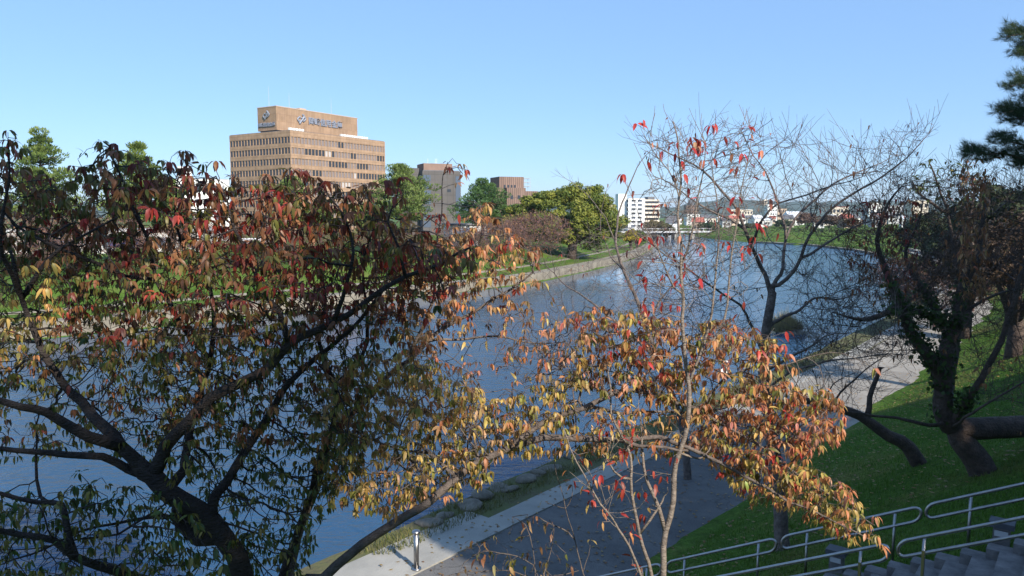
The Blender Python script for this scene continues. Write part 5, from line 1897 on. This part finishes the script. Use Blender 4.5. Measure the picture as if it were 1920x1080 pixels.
for i, (px, py, s) in enumerate(((876, 968, .42), (905, 945, .4), (930, 925, .5), (985, 915, .38), (835, 985, .35), (800, 1000, .3), (955, 935, .28), (1030, 893, .35), (1075, 872, .3), (850, 960, .3), (1010, 905, .3), (1130, 835, .35), (1180, 815, .3))):
    p = at(px, py, 1)
    d = p - np.array([0, 0, HC])
    p = np.array([0, 0, HC]) + d * ((HC - .95) / -d[2])
    rock((p[0], p[1], g1(p[0], p[1]) + .02), (s * 1.05, s * .75, s * .4), 'weathered brown boulder on the grassy water edge below the path', 'boulders along the near water edge')
p = at(1472, 622, 1)
d = p - np.array([0, 0, HC])
p = np.array([0, 0, HC]) + d * (HC / -d[2])
rock((p[0], p[1], -.1), (1.5, 1.2, .6), 'low grey rock in the river carrying dry reeds')
tr = empty('reed_clump', (p[0], p[1], .1), 0, 'rounded tan clump of dry reeds on the river rock', 'reeds')
nb = 1500
a = rng.uniform(0, 6.3, nb)
rr = np.sqrt(rng.uniform(0, 1, nb)) * 1.3
bs = np.stack([p[0] + rr * np.cos(a), p[1] + rr * np.sin(a) * .8, np.full(nb, .1)], 1)
hgt = (1.9 - .8 * rr) * rng.uniform(.6, 1.1, nb)
tipv = bs + np.stack([np.cos(a) * rr * .25, np.sin(a) * rr * .25, hgt], 1) + rng.normal(0, .15, (nb, 3))
sdv = np.stack([-np.sin(a), np.cos(a), 0 * a], 1) * .03
npmesh('reed_stems', np.stack([bs - sdv, bs + sdv, tipv], 1).reshape(-1, 3), np.arange(nb * 3).reshape(-1, 3), M['blade'], tr, col=np.repeat(np.array((.34, .27, .13)) * rng.uniform(.6, 1.3, (nb, 1)), 3, 0))

# white plastic bag caught in the branches
pb_ = at(1357, 697, 6.15)
import bmesh
bm = bmesh.new()
bmesh.ops.create_icosphere(bm, subdivisions=4, radius=1)
for v in bm.verts:
    x, y, z = v.co
    w_ = 1 - .45 * max(0, z)
    cr = .1 * math.sin(7 * math.atan2(y, x) + 3 * z) + .06 * math.sin(13 * math.atan2(y, x) - 5 * z)
    v.co = Vector((x * w_ * (1 + cr) * .038, y * w_ * (1 + cr) * .03, z * .055))
me = bpy.data.meshes.new('plastic_bag')
bm.to_mesh(me)
bm.free()
me.materials.append(M['plastic'])
for q_ in me.polygons:
    q_.use_smooth = True
o = empty('plastic_bag', pb_, 0, 'crumpled white plastic bag snagged in the orange-leaved branches', 'bag')
ob = bpy.data.objects.new('bag_body', me)
COL.objects.link(ob)
ob.parent = o
ob.rotation_euler = (.1, .25, 0)
a_ = np.linspace(0, math.pi, 10)
MB().tube([(.012 + .022 * math.cos(t_), 0, .05 + .045 * math.sin(t_)) for t_ in a_], .006, 6).build('handles', M['plastic'], o, True)

# ------------------------------------------------------------------ grass
def blades(name, pts, h, w, c0, c1, label):
    n = len(pts)
    a = rng.uniform(0, 6.3, n)
    sd = np.stack([np.cos(a), np.sin(a), 0 * a], 1) * w
    h = h * rng.uniform(.5, 1.3, n)
    lean = rng.normal(0, .35, (n, 2)) * h[:, None]
    tip = pts + np.c_[lean, h]
    k = rng.uniform(0, 1, (n, 1))
    V = np.stack([pts - sd, pts + sd, tip], 1).reshape(-1, 3)
    X_, Y_ = pts[:, 0], pts[:, 1]
    pat = np.sin(X_ * .9 + 2 * np.sin(Y_ * .35)) + np.sin(Y_ * 1.1 + 1.5 * np.sin(X_ * .5)) + .7 * np.sin(X_ * 2.7 + Y_ * 1.9)
    dry = (np.clip((pat - .5) / 2, 0, .75) * rng.uniform(.3, 1.2, n))[:, None]
    base_c = (np.array(c0) * (1 - k) + np.array(c1) * k) * (1 - dry) + np.array((.2, .17, .06)) * dry
    o = npmesh(name, V, np.arange(3 * n).reshape(-1, 3), M['blade'], col=np.repeat(np.clip(base_c, .004, 1), 3, 0))
    return tag(o, label, 'grass', kind='stuff')


def scatter(n, x0, x1, y0, y1, dlo, dhi):
    out = []
    while len(out) < n:
        x, y = rng.uniform(x0, x1, n * 2), rng.uniform(y0, y1, n * 2)
        d = seg_dist(x, y, NEAR)
        k = (d > dlo) & (d < dhi) & ~inside(x, y, RIVER) & (x / y > -.3) & (x / y < .78)
        k &= rng.uniform(0, 1, len(x)) < np.clip(14 / y, .1, 1) ** 1.2
        z = gz(x[k], y[k])
        out += list(np.stack([x[k], y[k], z - .01], 1))
    return np.array(out[:n])


gp = scatter(95000, 0, 34, 7, 46, 7.3, 15.5)
rel = gp[:, :2] - PA0
off = rel @ sper
sal = rel @ sdir
gp = gp[~((off > .3) & (off < SWD + .75) & (sal > -1.4))]
cl = np.sin(gp[:, 0] * 1.7) * np.sin(gp[:, 1] * 1.3 + gp[:, 0] * .6)
blades('slope_grass', gp, .085 + .03 * cl, .008, (.05, .12, .012), (.13, .24, .032), 'short green grass on the slope below the steps')
ge = scatter(7000, -4, 22, 17, 46, .7, 2.2)
cl = np.sin(ge[:, 0] * 2.1 + 1) * np.sin(ge[:, 1] * 1.9)
blades('edge_grass', ge[cl > -.35], .2, .012, (.07, .10, .018), (.23, .2, .08), 'rough grass along the near water edge')

# fallen leaves on the path and slope
nf = 3600
x, y = rng.uniform(-3, 24, nf * 6), rng.uniform(14, 45, nf * 6)
d = seg_dist(x, y, NEAR)
k = (d > 2.4) & (d < 14) & ~inside(x, y, RIVER)
x, y, d = x[k][:nf], y[k][:nf], d[k][:nf]
z = np.where(d < 7.3, 1.262, gz(x, y) + .03)
V, q = quads_at(np.stack([x, y, z], 1), np.array([0, 0, 1.]) + rng.normal(0, .12, (len(x), 3)), rng.uniform(.04, .065, len(x)), rng.uniform(.022, .036, len(x)))
kk = rng.uniform(0, 1, (len(x), 1))
tag(npmesh('fallen_leaves', V, q, M['leaf'], col=np.repeat(np.array((.22, .1, .04)) * (1 - kk) + np.array((.4, .26, .08)) * kk, 4, 0)), 'fallen brown leaves scattered on the path', 'leaves', kind='stuff')

# ------------------------------------------------------------------ air
HAZE = True
if HAZE:
    o = MB().box(-14000, 14000, -14000, 14000, -4, 120).build('haze', bpy.data.materials.new('haze'))
    tag(o, 'thin blue autumn haze over the town', 'haze', kind='stuff')
    m = o.data.materials[0]
    m.use_nodes = True
    t = m.node_tree
    t.nodes.remove(t.nodes['Principled BSDF'])
    v = t.nodes.new('ShaderNodeVolumePrincipled')
    v.inputs['Color'].default_value = (.72, .85, 1, 1)
    v.inputs['Density'].default_value = .00011
    v.inputs['Anisotropy'].default_value = .2
    t.links.new(v.outputs[0], t.nodes['Material Output'].inputs['Volume'])
